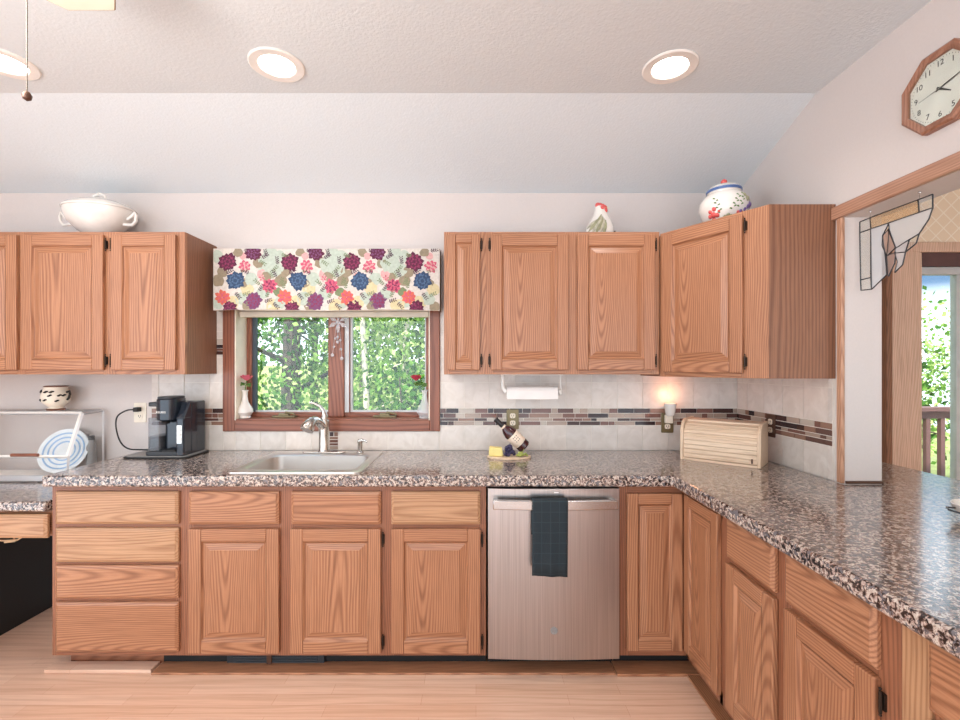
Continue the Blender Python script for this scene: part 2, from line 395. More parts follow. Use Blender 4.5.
def grid_cells(xs, zs, holes):
    out = []
    for i in range(len(xs)-1):
        for j in range(len(zs)-1):
            cx, cz = (xs[i]+xs[i+1])/2, (zs[j]+zs[j+1])/2
            if not any(h[0] < cx < h[1] and h[2] < cz < h[3] for h in holes): out.append((i, j))
    return out
def slab(mb, xs, ys, holes, a, b, mk, m=0):
    """solid slab made of grid cells with holes; mk(u, v, w) gives the point"""
    cells = set(grid_cells(xs, ys, holes)); idx = {}
    vs = []; fs = []
    def V(i, j, k):
        if (i, j, k) not in idx: idx[(i, j, k)] = len(vs); vs.append(mk(xs[i], ys[j], (a, b)[k]))
        return idx[(i, j, k)]
    for i, j in cells:
        for k in (0, 1): fs.append((V(i,j,k), V(i+1,j,k), V(i+1,j+1,k), V(i,j+1,k)))
        for di, dj, p, q in ((-1,0,(i,j),(i,j+1)), (1,0,(i+1,j),(i+1,j+1)), (0,-1,(i,j),(i+1,j)), (0,1,(i,j+1),(i+1,j+1))):
            if (i+di, j+dj) not in cells: fs.append((V(*p,0), V(*q,0), V(*q,1), V(*p,1)))
    mb.add(vs, fs, m)

# ------------------------------------------------------------------ the room
WB = 2.73           # kitchen face of the back wall
XW, XW2 = 1.543, 1.70   # two faces of the wall with the pass-through
ZC = 2.645          # flat ceiling
struct(MB().box(-3.4, 4.2, -3.2, 2.86, -0.1, 0).build('floor', 'floor'))
cm = MB()
cm.prism([(-3.2, ZC), (2.10, ZC), (WB, 2.428), (2.86, 2.428), (2.86, 2.9), (-3.2, 2.9)], -3.4, XW2, 'x')
cm.box(XW2, 4.2, -3.2, 2.86, 2.62, 2.9)
struct(cm.build('ceiling', 'ceiling'))
WIN = (-1.413, -0.271, 1.091, 2.03); SLD = (2.62, 4.0, 0.0, 2.08)
wb = MB()
slab(wb, [-3.4, WIN[0], WIN[1], XW], [0, WIN[2], WIN[3], 2.44], [WIN], WB, 2.86, lambda u, v, w_: (u, w_, v))
wall_back = struct(wb.build('wall_back', 'wall'))
wb = MB()
slab(wb, [XW2, SLD[0], SLD[1], 4.2], [0, SLD[3], 2.64], [SLD], WB+0.02, 2.86, lambda u, v, w_: (u, w_, v))
struct(wb.build('wall_dining', 'wallpaper'))
PT = (-1.6, 1.94, 0.862, 2.03)   # pass-through opening in Y, Z
wr = MB()
slab(wr, [-3.2, PT[0], PT[1], 2.86], [0, PT[2], PT[3], 2.655], [PT], XW, XW2, lambda u, v, w_: (w_, u, v))
wall_right = struct(wr.build('wall_right', 'wall'))
struct(MB().box(-3.5, -3.4, 1.0, 2.86, 0, 2.7).build('wall_left', 'wall'))
struct(MB().box(4.2, 4.3, -3.2, 2.86, 0, 2.7).build('wall_far', 'wallpaper'))

# pass-through casing
pt = struct(MB().box(XW-0.016, XW, 1.935, 1.963, 0.916, 2.03).build('trim_1', 'casing_v', bevel=0.004))
hc_ = struct(MB().box(-1.99, 1.6, -0.02, 0, 2.03, 2.085).build('trim_3', 'casing_h', bevel=0.004, loc=(XW, 0, 0), rotz=-PI/2))
struct(MB().box(XW+0.004, XW2, 1.932, 1.94, 0.915, 0.926).build('trim_2', 'brownplate'))

# backsplash
def tiles_into(mb, zones, phase, rows, step, mk, gap=0.0018):
    for x0, x1, z0, z1 in zones:
        k0 = math.floor((x0-phase)/step)
        for k in range(k0, k0+200):
            a, b = phase+k*step, phase+(k+1)*step
            if a >= x1: break
            for r0, r1 in rows:
                aa, bb, cc, dd = max(a, x0), min(b, x1), max(r0, z0), min(r1, z1)
                if bb-aa < 0.006 or dd-cc < 0.006: continue
                mk(mb, aa+gap, bb-gap, cc+gap, dd-gap)
ROWS = [(0.9145, 1.0585), (1.1615, 1.312), (1.312, 1.4615), (1.4615, 1.611), (1.611, 1.76)]
ztile = [(-1.908, -1.484, 0.9145, 1.0585), (-1.484, -0.212, 0.9145, 1.026), (-0.212, 1.537, 0.9145, 1.0585),
         (-1.908, -1.484, 1.1615, 1.363), (-0.212, 1.537, 1.1615, 1.363), (-1.526, -1.484, 1.363, 1.474), (-1.526, -1.484, 1.57, 1.75),
         (-0.212, -0.169, 1.363, 1.75)]
tm = MB(); tiles_into(tm, ztile, -0.069, ROWS, 0.1496, lambda mb, a, b, c, d: mb.box(a, b, WB-0.008, WB-0.004, c, d))
tm.build('tile_field', 'tile', wall_back)
BROWS = [(1.0595, 1.082), (1.083, 1.100), (1.101, 1.124), (1.125, 1.1605)]
BROWS = [(1.0595, 1.0845), (1.0845, 1.103), (1.103, 1.131), (1.131, 1.1605)]
def mosaic_into(mb, x0, x1, mk):
    for i, (r0, r1) in enumerate(BROWS):
        x = x0-random.random()*0.06
        while x < x1:
            wd = random.choice([0.035, 0.05, 0.075, 0.095, 0.12]); a, b = max(x, x0), min(x+wd, x1)
            if b-a > 0.008: mk(mb, a+0.0016, b-0.0016, r0+0.0018, r1-0.0018)
            x += wd
mm = MB(); bk = lambda mb, a, b, c, d: mb.box(a, b, WB-0.0085, WB-0.004, c, d)
mosaic_into(mm, -1.908, -1.484, bk); mosaic_into(mm, -0.212, 1.537, bk)
for z0, z1 in ((1.476, 1.496), (1.498, 1.512), (1.514, 1.534), (1.536, 1.568)): bk(mm, -1.524, -1.486, z0, z1)
for z0, z1 in ((0.92, 0.938), (0.942, 0.955), (0.959, 0.975), (0.979, 0.992)): bk(mm, -0.86, -0.812, z0, z1)
bk(mm, -0.86, -0.838, 0.996, 1.02); bk(mm, -0.834, -0.812, 0.996, 1.02)
mm.build('mosaic_band', 'mosaic', wall_back)
gm = MB()
for a, b, c, d in [(-1.908, -1.484, 0.9145, 1.363), (-1.484, -0.212, 0.9145, 1.026), (-0.212, 1.543, 0.9145, 1.363), (-1.526, -1.484, 1.363, 1.75), (-0.212, -0.169, 1.363, 1.75)]:
    gm.box(a, b, WB-0.005, WB, c, d)
gm.build('tile_grout', 'grout', wall_back)
tm = MB(); rk = lambda mb, a, b, c, d: mb.box(XW-0.008, XW-0.004, a, b, c, d)
tiles_into(tm, [(1.994, 2.722, 0.9145, 1.0585), (1.994, 2.722, 1.1615, 1.363)], 2.619-0.15*5, ROWS, 0.15, rk)
tm.build('tile_field', 'tile', wall_right)
mm = MB(); mosaic_into(mm, 1.994, 2.722, lambda mb, a, b, c, d: mb.box(XW-0.0085, XW-0.004, a, b, c, d)); mm.build('mosaic_band', 'mosaic', wall_right)
gm = MB(); gm.box(XW-0.005, XW, 1.994, WB-0.005, 0.9145, 1.363); gm.box(XW-0.009, XW, 1.990, 1.994, 0.9145, 1.363); gm.build('tile_grout', 'grout', wall_right)

# ------------------------------------------------------------------ window
wm = MB(); cw = 0.071
for a, b in ((WIN[0]-cw, WIN[0]), (WIN[1], WIN[1]+0.059)): wm.box(a, b, WB-0.02, WB, WIN[2]-0.065, WIN[3]+0.06, 0)
wm.box(WIN[0], WIN[1], WB-0.02, WB, WIN[2]-0.065, WIN[2], 1); wm.box(WIN[0], WIN[1], WB-0.02, WB, WIN[3], WIN[3]+0.06, 1)
win = struct(wm.build('window_1', ['window_v', 'window_h'], bevel=0.004))
jm = MB()
jm.box(WIN[0], WIN[0]+0.006, WB-0.018, 2.86, WIN[2], WIN[3]); jm.box(WIN[1]-0.006, WIN[1], WB-0.018, 2.86, WIN[2], WIN[3]); jm.box(WIN[0], WIN[1], WB-0.018, 2.86, WIN[3]-0.006, WIN[3])
jm.build('jamb_liner', 'cream', win)
MB().box(WIN[0]+0.006, WIN[1]-0.006, WB-0.018, 2.86, WIN[2], WIN[2]+0.006).build('window_sill', 'window_h', win)
YS = 2.84
def sash(x0, x1, left):
    s_ = MB(); zb, zt = WIN[2]+0.006, WIN[3]-0.006
    s_.box(x0, x0+0.03, YS, YS+0.05, zb, zt, 0); s_.box(x1-0.03, x1, YS, YS+0.05, zb, zt, 0)
    s_.box(x0+0.03, x1-0.03, YS, YS+0.05, zb, 1.126, 1); s_.box(x0+0.03, x1-0.03, YS, YS+0.05, zt-0.05, zt, 1)
    so_ = s_.build('sash_frame', ['window_v', 'window_h'], win, bevel=0.003)
    g_ = MB(); gx0, gx1 = x0+0.03, x1-0.03
    dl = 0.020 if left else 0.012
    g_.box(gx0, gx0+dl, YS+0.012, YS+0.04, 1.126, zt-0.05, 0 if left else 1)
    g_.box(gx1-0.008, gx1, YS+0.012, YS+0.04, 1.126, zt-0.05, 1); g_.box(gx0+dl, gx1-0.008, YS+0.012, YS+0.04, 1.126, 1.136, 1)
    g_.build('screen_frame', ['gasket', 'screen'], so_)
    MB().box(gx0+dl, gx1-0.008, YS+0.03, YS+0.034, 1.136, zt-0.05).build('pane', 'glass', so_)
sash(WIN[0]+0.006, -0.872, True); sash(-0.804, WIN[1]-0.006, False)
mu = MB(); mu.box(-0.902, -0.804, YS-0.02, YS+0.05, WIN[2]+0.006, WIN[3]-0.006); mu.build('mullion', 'window_v', win, bevel=0.006)
MB().box(-0.804, -0.778, YS-0.006, YS, 1.126, WIN[3]-0.01).build('screen_edge', 'screen', win)
for cx in (-1.164, -0.553):
    cr = MB(); cr.box(cx-0.07, cx+0.07, YS-0.045, YS-0.004, 1.098, 1.108); cr.box(cx-0.03, cx+0.03, YS-0.042, YS-0.012, 1.108, 1.122)
    cr.tube([(cx+0.01, YS-0.035, 1.122), (cx+0.015, YS-0.045, 1.13), (cx+0.06, YS-0.055, 1.124), (cx+0.075, YS-0.055, 1.116)], 0.006, 8)
    cr.build('crank_handle', 'brass', win, smooth=True, bevel=0.002)
sh = MB()
for k in range(9): sh.box(WIN[0]+0.012, WIN[1]-0.012, WB+0.012, WB+0.05, 1.732+k*0.031, 1.732+k*0.031+0.027, 0)
sh.box(WIN[0]+0.012, WIN[1]-0.012, WB+0.01, WB+0.052, 1.700, 1.730, 0)
tag(sh.build('window_blind', 'blind', bevel=0.003), 'cream window blind drawn up behind the floral valance', 'blind')

# ------------------------------------------------------------------ cabinet pieces
def door_mb(w_, h, t=0.02, sw=0.058):
    mb = MB()
    mb.box(0, sw, -t, 0, 0, h, 0); mb.box(w_-sw, w_, -t, 0, 0, h, 0)
    mb.box(sw, w_-sw, -t, 0, 0, sw, 1); mb.box(sw, w_-sw, -t, 0, h-sw, h, 1)
    def ring(i0, y0, i1, y1):
        a = [(sw+i0, y0, sw+i0), (w_-sw-i0, y0, sw+i0), (w_-sw-i0, y0, h-sw-i0), (sw+i0, y0, h-sw-i0)]
        b = [(sw+i1, y1, sw+i1), (w_-sw-i1, y1, sw+i1), (w_-sw-i1, y1, h-sw-i1), (sw+i1, y1, h-sw-i1)]
        for k in range(4): mb.add([a[k], a[(k+1) % 4], b[(k+1) % 4], b[k]], [(0, 1, 2, 3)], 0 if k % 2 else 1)
    ring(0, -t+0.001, 0.006, -t+0.009); ring(0.006, -t+0.009, 0.010, -t+0.0105)
    ring(0.010, -t+0.0105, 0.038, -t+0.003); ring(0.038, -t+0.003, 0.039, -t+0.0015)
    i = 0.039
    mb.add([(sw+i, -t+0.0015, sw+i), (w_-sw-i, -t+0.0015, sw+i), (w_-sw-i, -t+0.0015, h-sw-i), (sw+i, -t+0.0015, h-sw-i)], [(0, 1, 2, 3)], 0)
    return mb
def hinge_mb(x, z):
    mb = MB(); mb.tube([(x, -0.011, z-0.026), (x, -0.011, z+0.026)], 0.0036, 8); mb.box(x-0.006, x+0.006, -0.006, 0.0005, z-0.020, z+0.020)
    for q in (-0.031, 0.031): mb.ball((x, -0.011, z+q), 0.0036, seg=8, rings=6)
    return mb
def add_door(parent, x0, x1, z0, z1, hinge=None, sw=0.058, loc=None, rotz=None, mats=('oak_v', 'oak_h')):
    d = door_mb(x1-x0, z1-z0, sw=sw).build('door', list(mats), parent, bevel=0.004, loc=(x0, 0, z0) if loc is None else loc, rotz=rotz)
    if hinge:
        hx = -0.008 if hinge == 'l' else (x1-x0)+0.008
        for hz in (0.05, (z1-z0)-0.05): hinge_mb(hx, hz).build('hinge', 'bronze', d, smooth=True)
    return d
def drawer_mb(w_, h, t=0.02):
    mb = MB(); c = 0.013; d = 0.008
    a = [(0, 0, 0), (w_, 0, 0), (w_, 0, h), (0, 0, h)]; b = [(x, -t+d, z) for x, y, z in a]
    g = [(c, -t, c), (w_-c, -t, c), (w_-c, -t, h-c), (c, -t, h-c)]
    vs = a+b+g; fs = [(3, 2, 1, 0), (8, 9, 10, 11)]
    for o in (0, 4):
        for k in range(4): fs.append((o+k, o+(k+1) % 4, o+4+(k+1) % 4, o+4+k))
    return mb.add(vs, fs)
def add_drawer(parent, x0, x1, z0, z1, mat='oak_h'):
    return drawer_mb(x1-x0, z1-z0).build('drawer', mat, parent, bevel=0.0015, seg=1, loc=(x0, 0, z0))
def carcass(parent, w_, d, z0, z1, mat='oak_v', top=False):
    mb = MB(); t = 0.016
    mb.box(0, t, 0.02, d, z0, z1); mb.box(w_-t, w_, 0.02, d, z0, z1); mb.box(t, w_-t, 0.02, d, z0, z0+t); mb.box(t, w_-t, d-t, d, z0+t, z1)
    if top: mb.box(t, w_-t, 0.02, d-t, z1-t, z1)
    return mb.build('carcass', mat, parent)
def face_frame(parent, w_, z0, z1, stiles, rails, sw=0.04, mats=('frame_v', 'frame_h')):
    """stiles: list of (x0, x1); rails: list of (z0, z1); a thin dark-free backing closes the openings behind the fronts"""
    mb = MB()
    for a, b in stiles: mb.box(a, b, 0, 0.02, z0, z1, 0)
    xs = sorted(stiles)
    for k in range(len(xs)-1):
        for a, b in rails: mb.box(xs[k][1], xs[k+1][0], 0, 0.02, a, b, 1)
    return mb.build('face_frame', list(mats), parent, bevel=0.0008, seg=1)
YF = 2.12; DF = YF-0.02
def px(x, Y): return (x-VX)*Y/F
Z0, Z1 = 0.082, 0.863
DZ = (0.686, 0.836); OZ = (0.101, 0.667)
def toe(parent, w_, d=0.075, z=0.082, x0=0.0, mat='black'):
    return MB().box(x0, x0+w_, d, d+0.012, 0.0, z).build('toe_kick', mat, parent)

# --- back run base cabinets
xa, xb, xc, xd = -1.940, px(186, YF), px(385, YF), 0.046
r = thing('base_cabinet', 'oak base cabinet with a stack of four drawers at the left end of the counter', 'cabinet', (xa, YF, 0))
w1 = xb-xa
carcass(r, w1, WB-YF-0.012, Z0, Z1)
zz = lambda y: 1.403-(y-VY)*DF/F
rows = [(492, 524.7), (528.5, 563), (566, 599.5), (603, 653)]
face_frame(r, w1, Z0, Z1, [(0, 0.02), (w1-0.045, w1)], [(Z0, zz(653)+0.012), (zz(492)-0.012, Z1)]+[(zz(rows[i+1][0])-0.012, zz(rows[i][1])+0.012) for i in range(3)])
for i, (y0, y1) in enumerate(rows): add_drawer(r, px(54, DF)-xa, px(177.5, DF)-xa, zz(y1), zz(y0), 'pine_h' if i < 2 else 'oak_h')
toe(r, w1-0.46, x0=0.46); MB().box(0.02, 0.46, 0.075, 0.087, 0, Z0).build('toe_kick', 'frame_h', r)
r = thing('base_cabinet', 'oak sink base cabinet with two raised panel doors under the kitchen sink', 'cabinet', (xb, YF, 0))
w2 = xc-xb; carcass(r, w2, WB-YF-0.012, Z0, Z1)
x1a, x1b, x2a, x2b = [px(q, DF)-xb for q in (188, 278.5, 290, 380.7)]
face_frame(r, w2, Z0, Z1, [(0, x1a+0.012), (x1b-0.012, x2a+0.012), (x2b-0.012, w2)], [(Z0, OZ[0]+0.012), (OZ[1]-0.012, DZ[0]+0.012), (DZ[1]-0.012, Z1)])
add_drawer(r, x1a, x1b, *DZ); add_drawer(r, x2a+0.003, x2b, *DZ)
add_door(r, x1a, x1b, *OZ); add_door(r, x2a, x2b, *OZ, hinge='r')
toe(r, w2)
vt = MB(); v0, v1 = px(228, 2.19)-xb, px(325, 2.19)-xb
vt.box(v0, v1, 0.060, 0.075, 0.004, 0.07, 0)
for k in range(5): vt.box(v0+0.03, v1-0.03, 0.055, 0.06, 0.012+k*0.011, 0.017+k*0.011, 0)
vt.box(v0+0.19, v0+0.215, 0.05, 0.058, 0.006, 0.066, 1)
vt.build('vent_register', ['dark_grey', 'brownplate'], r, bevel=0.002)
r = thing('base_cabinet', 'oak base cabinet with one drawer and one door left of the dishwasher', 'cabinet', (xc, YF, 0))
w3 = xd-xc; carcass(r, w3, WB-YF-0.012, Z0, Z1)
xe, xf = px(391, DF)-xc, px(480.5, DF)-xc
face_frame(r, w3, Z0, Z1, [(0, xe+0.012), (xf-0.012, w3)], [(Z0, OZ[0]+0.012), (OZ[1]-0.012, DZ[0]+0.012), (DZ[1]-0.012, Z1)])
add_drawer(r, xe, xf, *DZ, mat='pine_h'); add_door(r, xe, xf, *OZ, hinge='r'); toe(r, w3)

# --- dishwasher
xl, xr = px(488, 2.085), px(619.5, 2.085)
r = thing('dishwasher', 'stainless steel dishwasher built in under the counter', 'dishwasher', ((xl+xr)/2, 2.085, 0))
hw = (xr-xl)/2
MB().box(-hw+0.004, hw-0.004, 0.05, 0.60, 0.085, 0.858).build('tub', 'black', r)
dm = MB(); n = 16
pr = [(-hw+2*hw*i/n, -0.010*math.cos(PI*(i/n-0.5))) for i in range(n+1)]
dm.prism([(hw, 0.045), (-hw, 0.045)]+pr, 0.088, 0.856, 'z'); dm.build('door', 'dw', r, smooth=True, bevel=0.002)
hm = MB(); zc_ = 0.796
pts = [(-0.275+0.55*i/12, -0.052-0.012*math.cos(PI*(i/12-0.5))) for i in range(13)]
hm.prism(pts+[(x, y+0.018) for x, y in pts[::-1]], zc_-0.021, zc_+0.021, 'z')
for s in (-1, 1): hm.box(s*0.262-0.013, s*0.262+0.013, -0.046, -0.002, zc_-0.016, zc_+0.016)
hm.build('handle', 'steel', r, smooth=True, bevel=0.004)
bd = MB(); bd.lathe([(0.0165, 0), (0.0165, 0.003), (0.0135, 0.0042), (0.0125, 0.0032), (0.0001, 0.0034)], seg=28, T=Matrix.Translation((0, -0.0100, 0.222)) @ Matrix.Rotation(PI/2, 4, 'X'))
for sx_ in (-0.004, 0.004): bd.tube([(sx_+0.004*math.sin(q*0.7), -0.0138, 0.222+0.007*math.cos(q*0.7)) for q in range(9)], 0.0008, 5)
bd.build('badge', 'grey', r, smooth=True)
li = MB(); li.box(0.0, 0.02, -0.0112, -0.008, 0.838, 0.842); li.build('indicator_light', 'white', r)
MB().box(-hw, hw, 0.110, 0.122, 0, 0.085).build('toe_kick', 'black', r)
# towel over the handle
tw = MB(); tx0, tx1 = -0.078, 0.077; nx = 10
def tp(u, s):  # s along cloth: front bottom -> over the bar -> back bottom
    x = tx0+(tx1-tx0)*u; wob = 0.003*math.sin(u*9)+0.002*math.sin(u*17+1)
    zt, zf, zk = zc_+0.022, 0.487+0.006*(1-u), 0.66
    yf, yb = -0.076, -0.030
    if s < 0.55: q = s/0.55; return (x-0.004*(1-q)*math.sin(3*u), yf-0.002+wob*(1-q)+0.012*(1-q), zf+(zt-zf)*q)
    if s < 0.65: a = PI*(s-0.55)/0.1; return (x, (yf+yb)/2-(yb-yf)/2*math.cos(a), zt+0.006*math.sin(a))
    q = (s-0.65)/0.35; return (x, yb+wob*q*0.5, zt+(zk-zt)*q)
ss = [0, .1, .2, .3, .4, .5, .55, .575, .6, .625, .65, .75, .85, 1.0]
vs = [tp(i/nx, s) for s in ss for i in range(nx+1)]
fs = [(a*(nx+1)+i, a*(nx+1)+i+1, (a+1)*(nx+1)+i+1, (a+1)*(nx+1)+i) for a in range(len(ss)-1) for i in range(nx)]
tw.add(vs, fs)
to = tw.build('dish_towel', 'towel', smooth=True, loc=((xl+xr)/2+px(547.5, 2.02)-px(553.8, 2.02), 2.085, 0))
sm = to.modifiers.new('thick', 'SOLIDIFY'); sm.thickness = 0.004; sm.offset = 0
tag(to, 'dark teal checked dish towel hung over the dishwasher handle', 'towel')

# --- corner base cabinet and peninsula
XF = 0.96; XD = 0.94
pyY = lambda x: XD*F/(x-VX)
xg = xr+0.006
yco = pyY(722)
r = thing('base_cabinet', 'oak corner base cabinet with two doors meeting at the inside corner right of the dishwasher', 'cabinet', (xg, YF, 0))
cb = MB()
cb.box(0, 0.016, 0.02, 0.6, Z0, Z1); cb.box(0.016, XW-xg-0.003, 0.584, 0.6, Z0, Z1); cb.box(0.016, XW-xg-0.003, 0.02, 0.584, Z0, Z0+0.016)
cb.box(XF-xg+0.02, XW-xg-0.003, yco-YF, yco-YF+0.016, Z0, Z1); cb.build('carcass', 'oak_v', r)
ff = MB(); wl = XF-xg
ff.box(0, px(627.5, DF)-xg+0.012, 0, 0.02, Z0, Z1, 0); ff.box(px(627.5, DF)-xg+0.012, wl+0.02, 0, 0.02, Z0, 0.135, 1); ff.box(px(627.5, DF)-xg+0.012, wl+0.02, 0, 0.02, 0.81, Z1, 1)
yl = yco-YF
ff.box(wl, wl+0.02, yl, yl+0.052, Z0, Z1, 0); ff.box(wl, wl+0.02, yl+0.03, 0, Z0, 0.135, 0); ff.box(wl, wl+0.02, yl+0.03, 0, 0.81, Z1, 0)
ff.build('face_frame', ['frame_v', 'frame_h'], r, bevel=0.0008, seg=1)
ff = MB(); ff.box(wl-0.03, wl, 0.0005, 0.02, Z0, Z1); ff.box(wl, wl+0.02, -0.03, 0.02, Z0, Z1); ff.build('corner_post', 'frame_v', r)
add_door(r, px(627.5, DF)-xg, XD-xg-0.001, 0.112, 0.828, sw=0.05)
d2 = XD  # second door faces the room's left
add_door(r, 0, YF-0.021-(yl+YF)-0.040, 0.118, 0.828, sw=0.05, loc=(wl, -0.021, 0.118), rotz=-PI/2)
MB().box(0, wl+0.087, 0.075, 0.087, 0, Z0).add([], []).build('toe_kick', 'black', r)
MB().box(wl+0.075, wl+0.087, yl, 0.075, 0, Z0).build('toe_kick', 'frame_v', r)

def pen_unit(label, ya, yb, fa, fb, hinge=None, first=None, filler=None):
    r = thing('base_cabinet', label, 'cabinet', (XF, ya, 0), -PI/2)
    w_ = ya-yb; carcass(r, w_, XW-XF-0.003, Z0, Z1)
    a, b = ya-fa, ya-fb*XF/XD
    face_frame(r, w_, Z0, Z1, [(0, a+0.012), (b-0.012, w_)], [(Z0, OZ[0]+0.030), (OZ[1]-0.012, DZ[0]+0.012), (DZ[1]-0.012, Z1)])
    add_drawer(r, a, b, *DZ); add_door(r, a, b, 0.118, OZ[1], hinge=hinge)
    MB().box(0, w_, 0.075, 0.087, 0, Z0).build('toe_kick', 'frame_h', r)
    if filler: MB().box(ya-filler[0], ya-filler[1], -0.006, 0, Z0, Z1).build('filler_strip', 'pine_v', r)
pen_unit('oak peninsula cabinet with one drawer over one door, next to the inside corner', yco, 1.429, pyY(725), pyY(778.5))
pen_unit('oak peninsula cabinet with drawer over hinged door, between two other peninsula cabinets', 1.429, 1.045, pyY(783), pyY(882), hinge='r')
pen_unit('oak peninsula cabinet at the near end with a light filler strip beside it', 1.045, 0.42, pyY(925), 0.47, filler=(1.036, 0.969))

# --- thin oak-coloured strips on the floor along the toe kicks
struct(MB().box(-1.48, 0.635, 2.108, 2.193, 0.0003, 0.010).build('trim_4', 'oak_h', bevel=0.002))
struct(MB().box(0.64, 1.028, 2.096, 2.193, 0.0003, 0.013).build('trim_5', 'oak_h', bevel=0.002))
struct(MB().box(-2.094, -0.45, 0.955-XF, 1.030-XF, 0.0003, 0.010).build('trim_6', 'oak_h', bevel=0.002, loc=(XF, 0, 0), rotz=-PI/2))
# --- countertop
ct = MB()
slab(ct, [-1.952, -1.125, -0.555, 0.885, XW-0.009, XW+0.0001, XW2+0.004, 2.10], [0.25, 1.930, 2.077, 2.165, 2.46, 2.62, WB-0.009],
     [(-1.125, -0.555, 2.165, 2.62), (-3, 0.885, 0, 2.077), (XW-0.009, XW2+0.004, 1.930, 3), (XW2, 2.2, 2.46, 3)], 0.864, 0.914, lambda u, v, w_: (u, v, w_))
tag(ct.build('countertop', 'granite', bevel=0.012, seg=3), 'speckled brown granite look countertop running along the wall and down the peninsula', 'countertop')

# --- desk at left
dk = MB().box(-3.38, -1.956, 2.10, WB-0.002, 0.745, 0.79)
tag(dk.build('desk_countertop', 'granite', bevel=0.01, seg=3), 'lower speckled desk counter left of the main counter', 'countertop')
da = thing('desk_drawer_unit', 'shallow oak drawer under the lower desk counter', 'drawer', (-3.3, 2.12, 0.62))
MB().box(0, 1.352, 0.02, 0.5, 0.004, 0.12).build('drawer_box', 'oak_h', da)
add_drawer(da, 0.62, 1.35, 0.004, 0.112, 'pine_h'); add_drawer(da, 0, 0.61, 0.004, 0.112, 'pine_h')
fc = thing('filing_cabinet', 'black filing cabinet standing under the lower desk counter', 'cabinet', (-2.71, 2.42, 0))
MB().box(-0.23, 0.23, -0.28, 0.30, 0, 0.61).build('case', 'black', fc, bevel=0.004)
for z in (0.02, 0.32): MB().box(-0.22, 0.22, -0.298, -0.28, z, z+0.275).build('drawer', 'dark_grey', fc, bevel=0.003)
cb_ = MB()
cb_.tube([(-2.40, 2.2, 0.61), (-2.33, 2.19, 0.585), (-2.24, 2.2, 0.578), (-2.17, 2.19, 0.585), (-2.12, 2.2, 0.617)], 0.004, 6)
cb_.tube([(-2.38, 2.2, 0.612), (-2.28, 2.21, 0.597), (-2.20, 2.2, 0.600), (-2.19, 2.2, 0.575), (-2.24, 2.2, 0.57)], 0.004, 6)
cb_.tube([(-1.99, 2.2, 0.617), (-1.97, 2.2, 0.60), (-1.95, 2.2, 0.612)], 0.004, 6)
tag(cb_.build('power_cable', 'cable', smooth=True), 'beige cable drooping in loops under the desk drawer', 'cable')
tag(MB().box(-1.98, -1.49, 2.12, 2.185, 0.0005, 0.016).build('floor_plank', 'floor', bevel=0.002), 'loose strip of light floor board lying before the drawer cabinet', 'board')

# ------------------------------------------------------------------ upper cabinets
YU = 2.43; DU = 2.41; UZ0, UZ1 = 1.364, 2.112; UD = (1.387, 2.093)
def upper(label, x0, x1, doors, name='wall_cabinet'):
    r = thing(name, label, 'cabinet', (x0, YU, UZ0)); w_ = x1-x0; h = UZ1-UZ0
    carcass(r, w_, WB-YU-0.001, 0, h, 'brown_v' , top=True)
    st = [(0, doors[0][0]-x0+0.012)]
    for k in range(len(doors)-1): st.append((doors[k][1]-x0-0.012, doors[k+1][0]-x0+0.012))
    st.append((doors[-1][1]-x0-0.012, w_))
    face_frame(r, w_, 0, h, st, [(0, 0.036), (h-0.036, h)], mats=('oak_v', 'oak_h'))
    for a, b, hg, sw in doors: add_door(r, a-x0, b-x0, UD[0]-UZ0, UD[1]-UZ0, hinge=hg, sw=sw)
    return r
upper('oak wall cabinet with two doors at the far left, under the white tureen', px(-70, YU), px(108.7, YU), [(px(-66, DU), px(16, DU), 'l', 0.058), (px(20, DU), px(102.5, DU), 'r', 0.058)])
upper('oak wall cabinet with one door just left of the window', px(108.7, YU), px(185, YU), [(px(110.5, DU), px(175, DU), 'l', 0.058)])
upper('narrow oak wall cabinet with one slim door just right of the window', px(444, YU), px(486, YU), [(px(447.6, DU), px(480, DU), 'r', 0.042)])
upper('oak wall cabinet with two doors above the paper towel holder', px(486, YU), 0.963, [(px(491, DU), px(568.7, DU), 'l', 0.058), (px(577.6, DU), px(655.4, DU), 'r', 0.058)])
# diagonal corner wall cabinet
A, B = Vector((0.966, 2.43)), Vector((1.256, 1.985))
ang = math.atan2(B.y-A.y, B.x-A.x); L = (B-A).length
r = thing('corner_wall_cabinet', 'oak diagonal corner wall cabinet with one door and a plain brown end panel', 'cabinet', (A.x, A.y, UZ0-0.011))
rot = lambda x, y: (x*math.cos(ang)-y*math.sin(ang), x*math.sin(ang)+y*math.cos(ang))
h = UZ1-UZ0; nb = rot(0, 0.02)
pl = [nb, (B.x-A.x+nb[0]*0.2, B.y-A.y+0.012), (B.x-A.x, B.y-A.y), (XW-0.001-A.x, B.y-A.y), (XW-0.001-A.x, WB-0.001-A.y), (0.0, WB-0.001-A.y)]
MB().prism(pl, 0, h, 'z').build('carcass', 'brown_v', r)
ff = MB(); Td = Matrix.Rotation(ang, 4, 'Z')
da_, db_ = 0.022, 0.428
for a, b in ((0, da_+0.012), (db_-0.012, L)): ff.box(a, b, 0, 0.019, 0, h, 0)
for a, b in ((0, 0.036), (h-0.036, h)): ff.box(da_+0.012, db_-0.012, 0, 0.019, a, b, 1)
ff.build('face_frame', ['oak_v', 'oak_h'], r, bevel=0.001, seg=1, rotz=ang)
MB().box(da_+0.012, db_-0.012, 0.012, 0.019, 0.036, h-0.036).build('frame_back', 'oak_v', r, rotz=ang)
p0 = rot(da_, 0)
add_door(r, da_, db_, UD[0]-UZ0, UD[1]-UZ0, hinge='r', loc=(p0[0], p0[1], UD[0]-UZ0), rotz=ang)

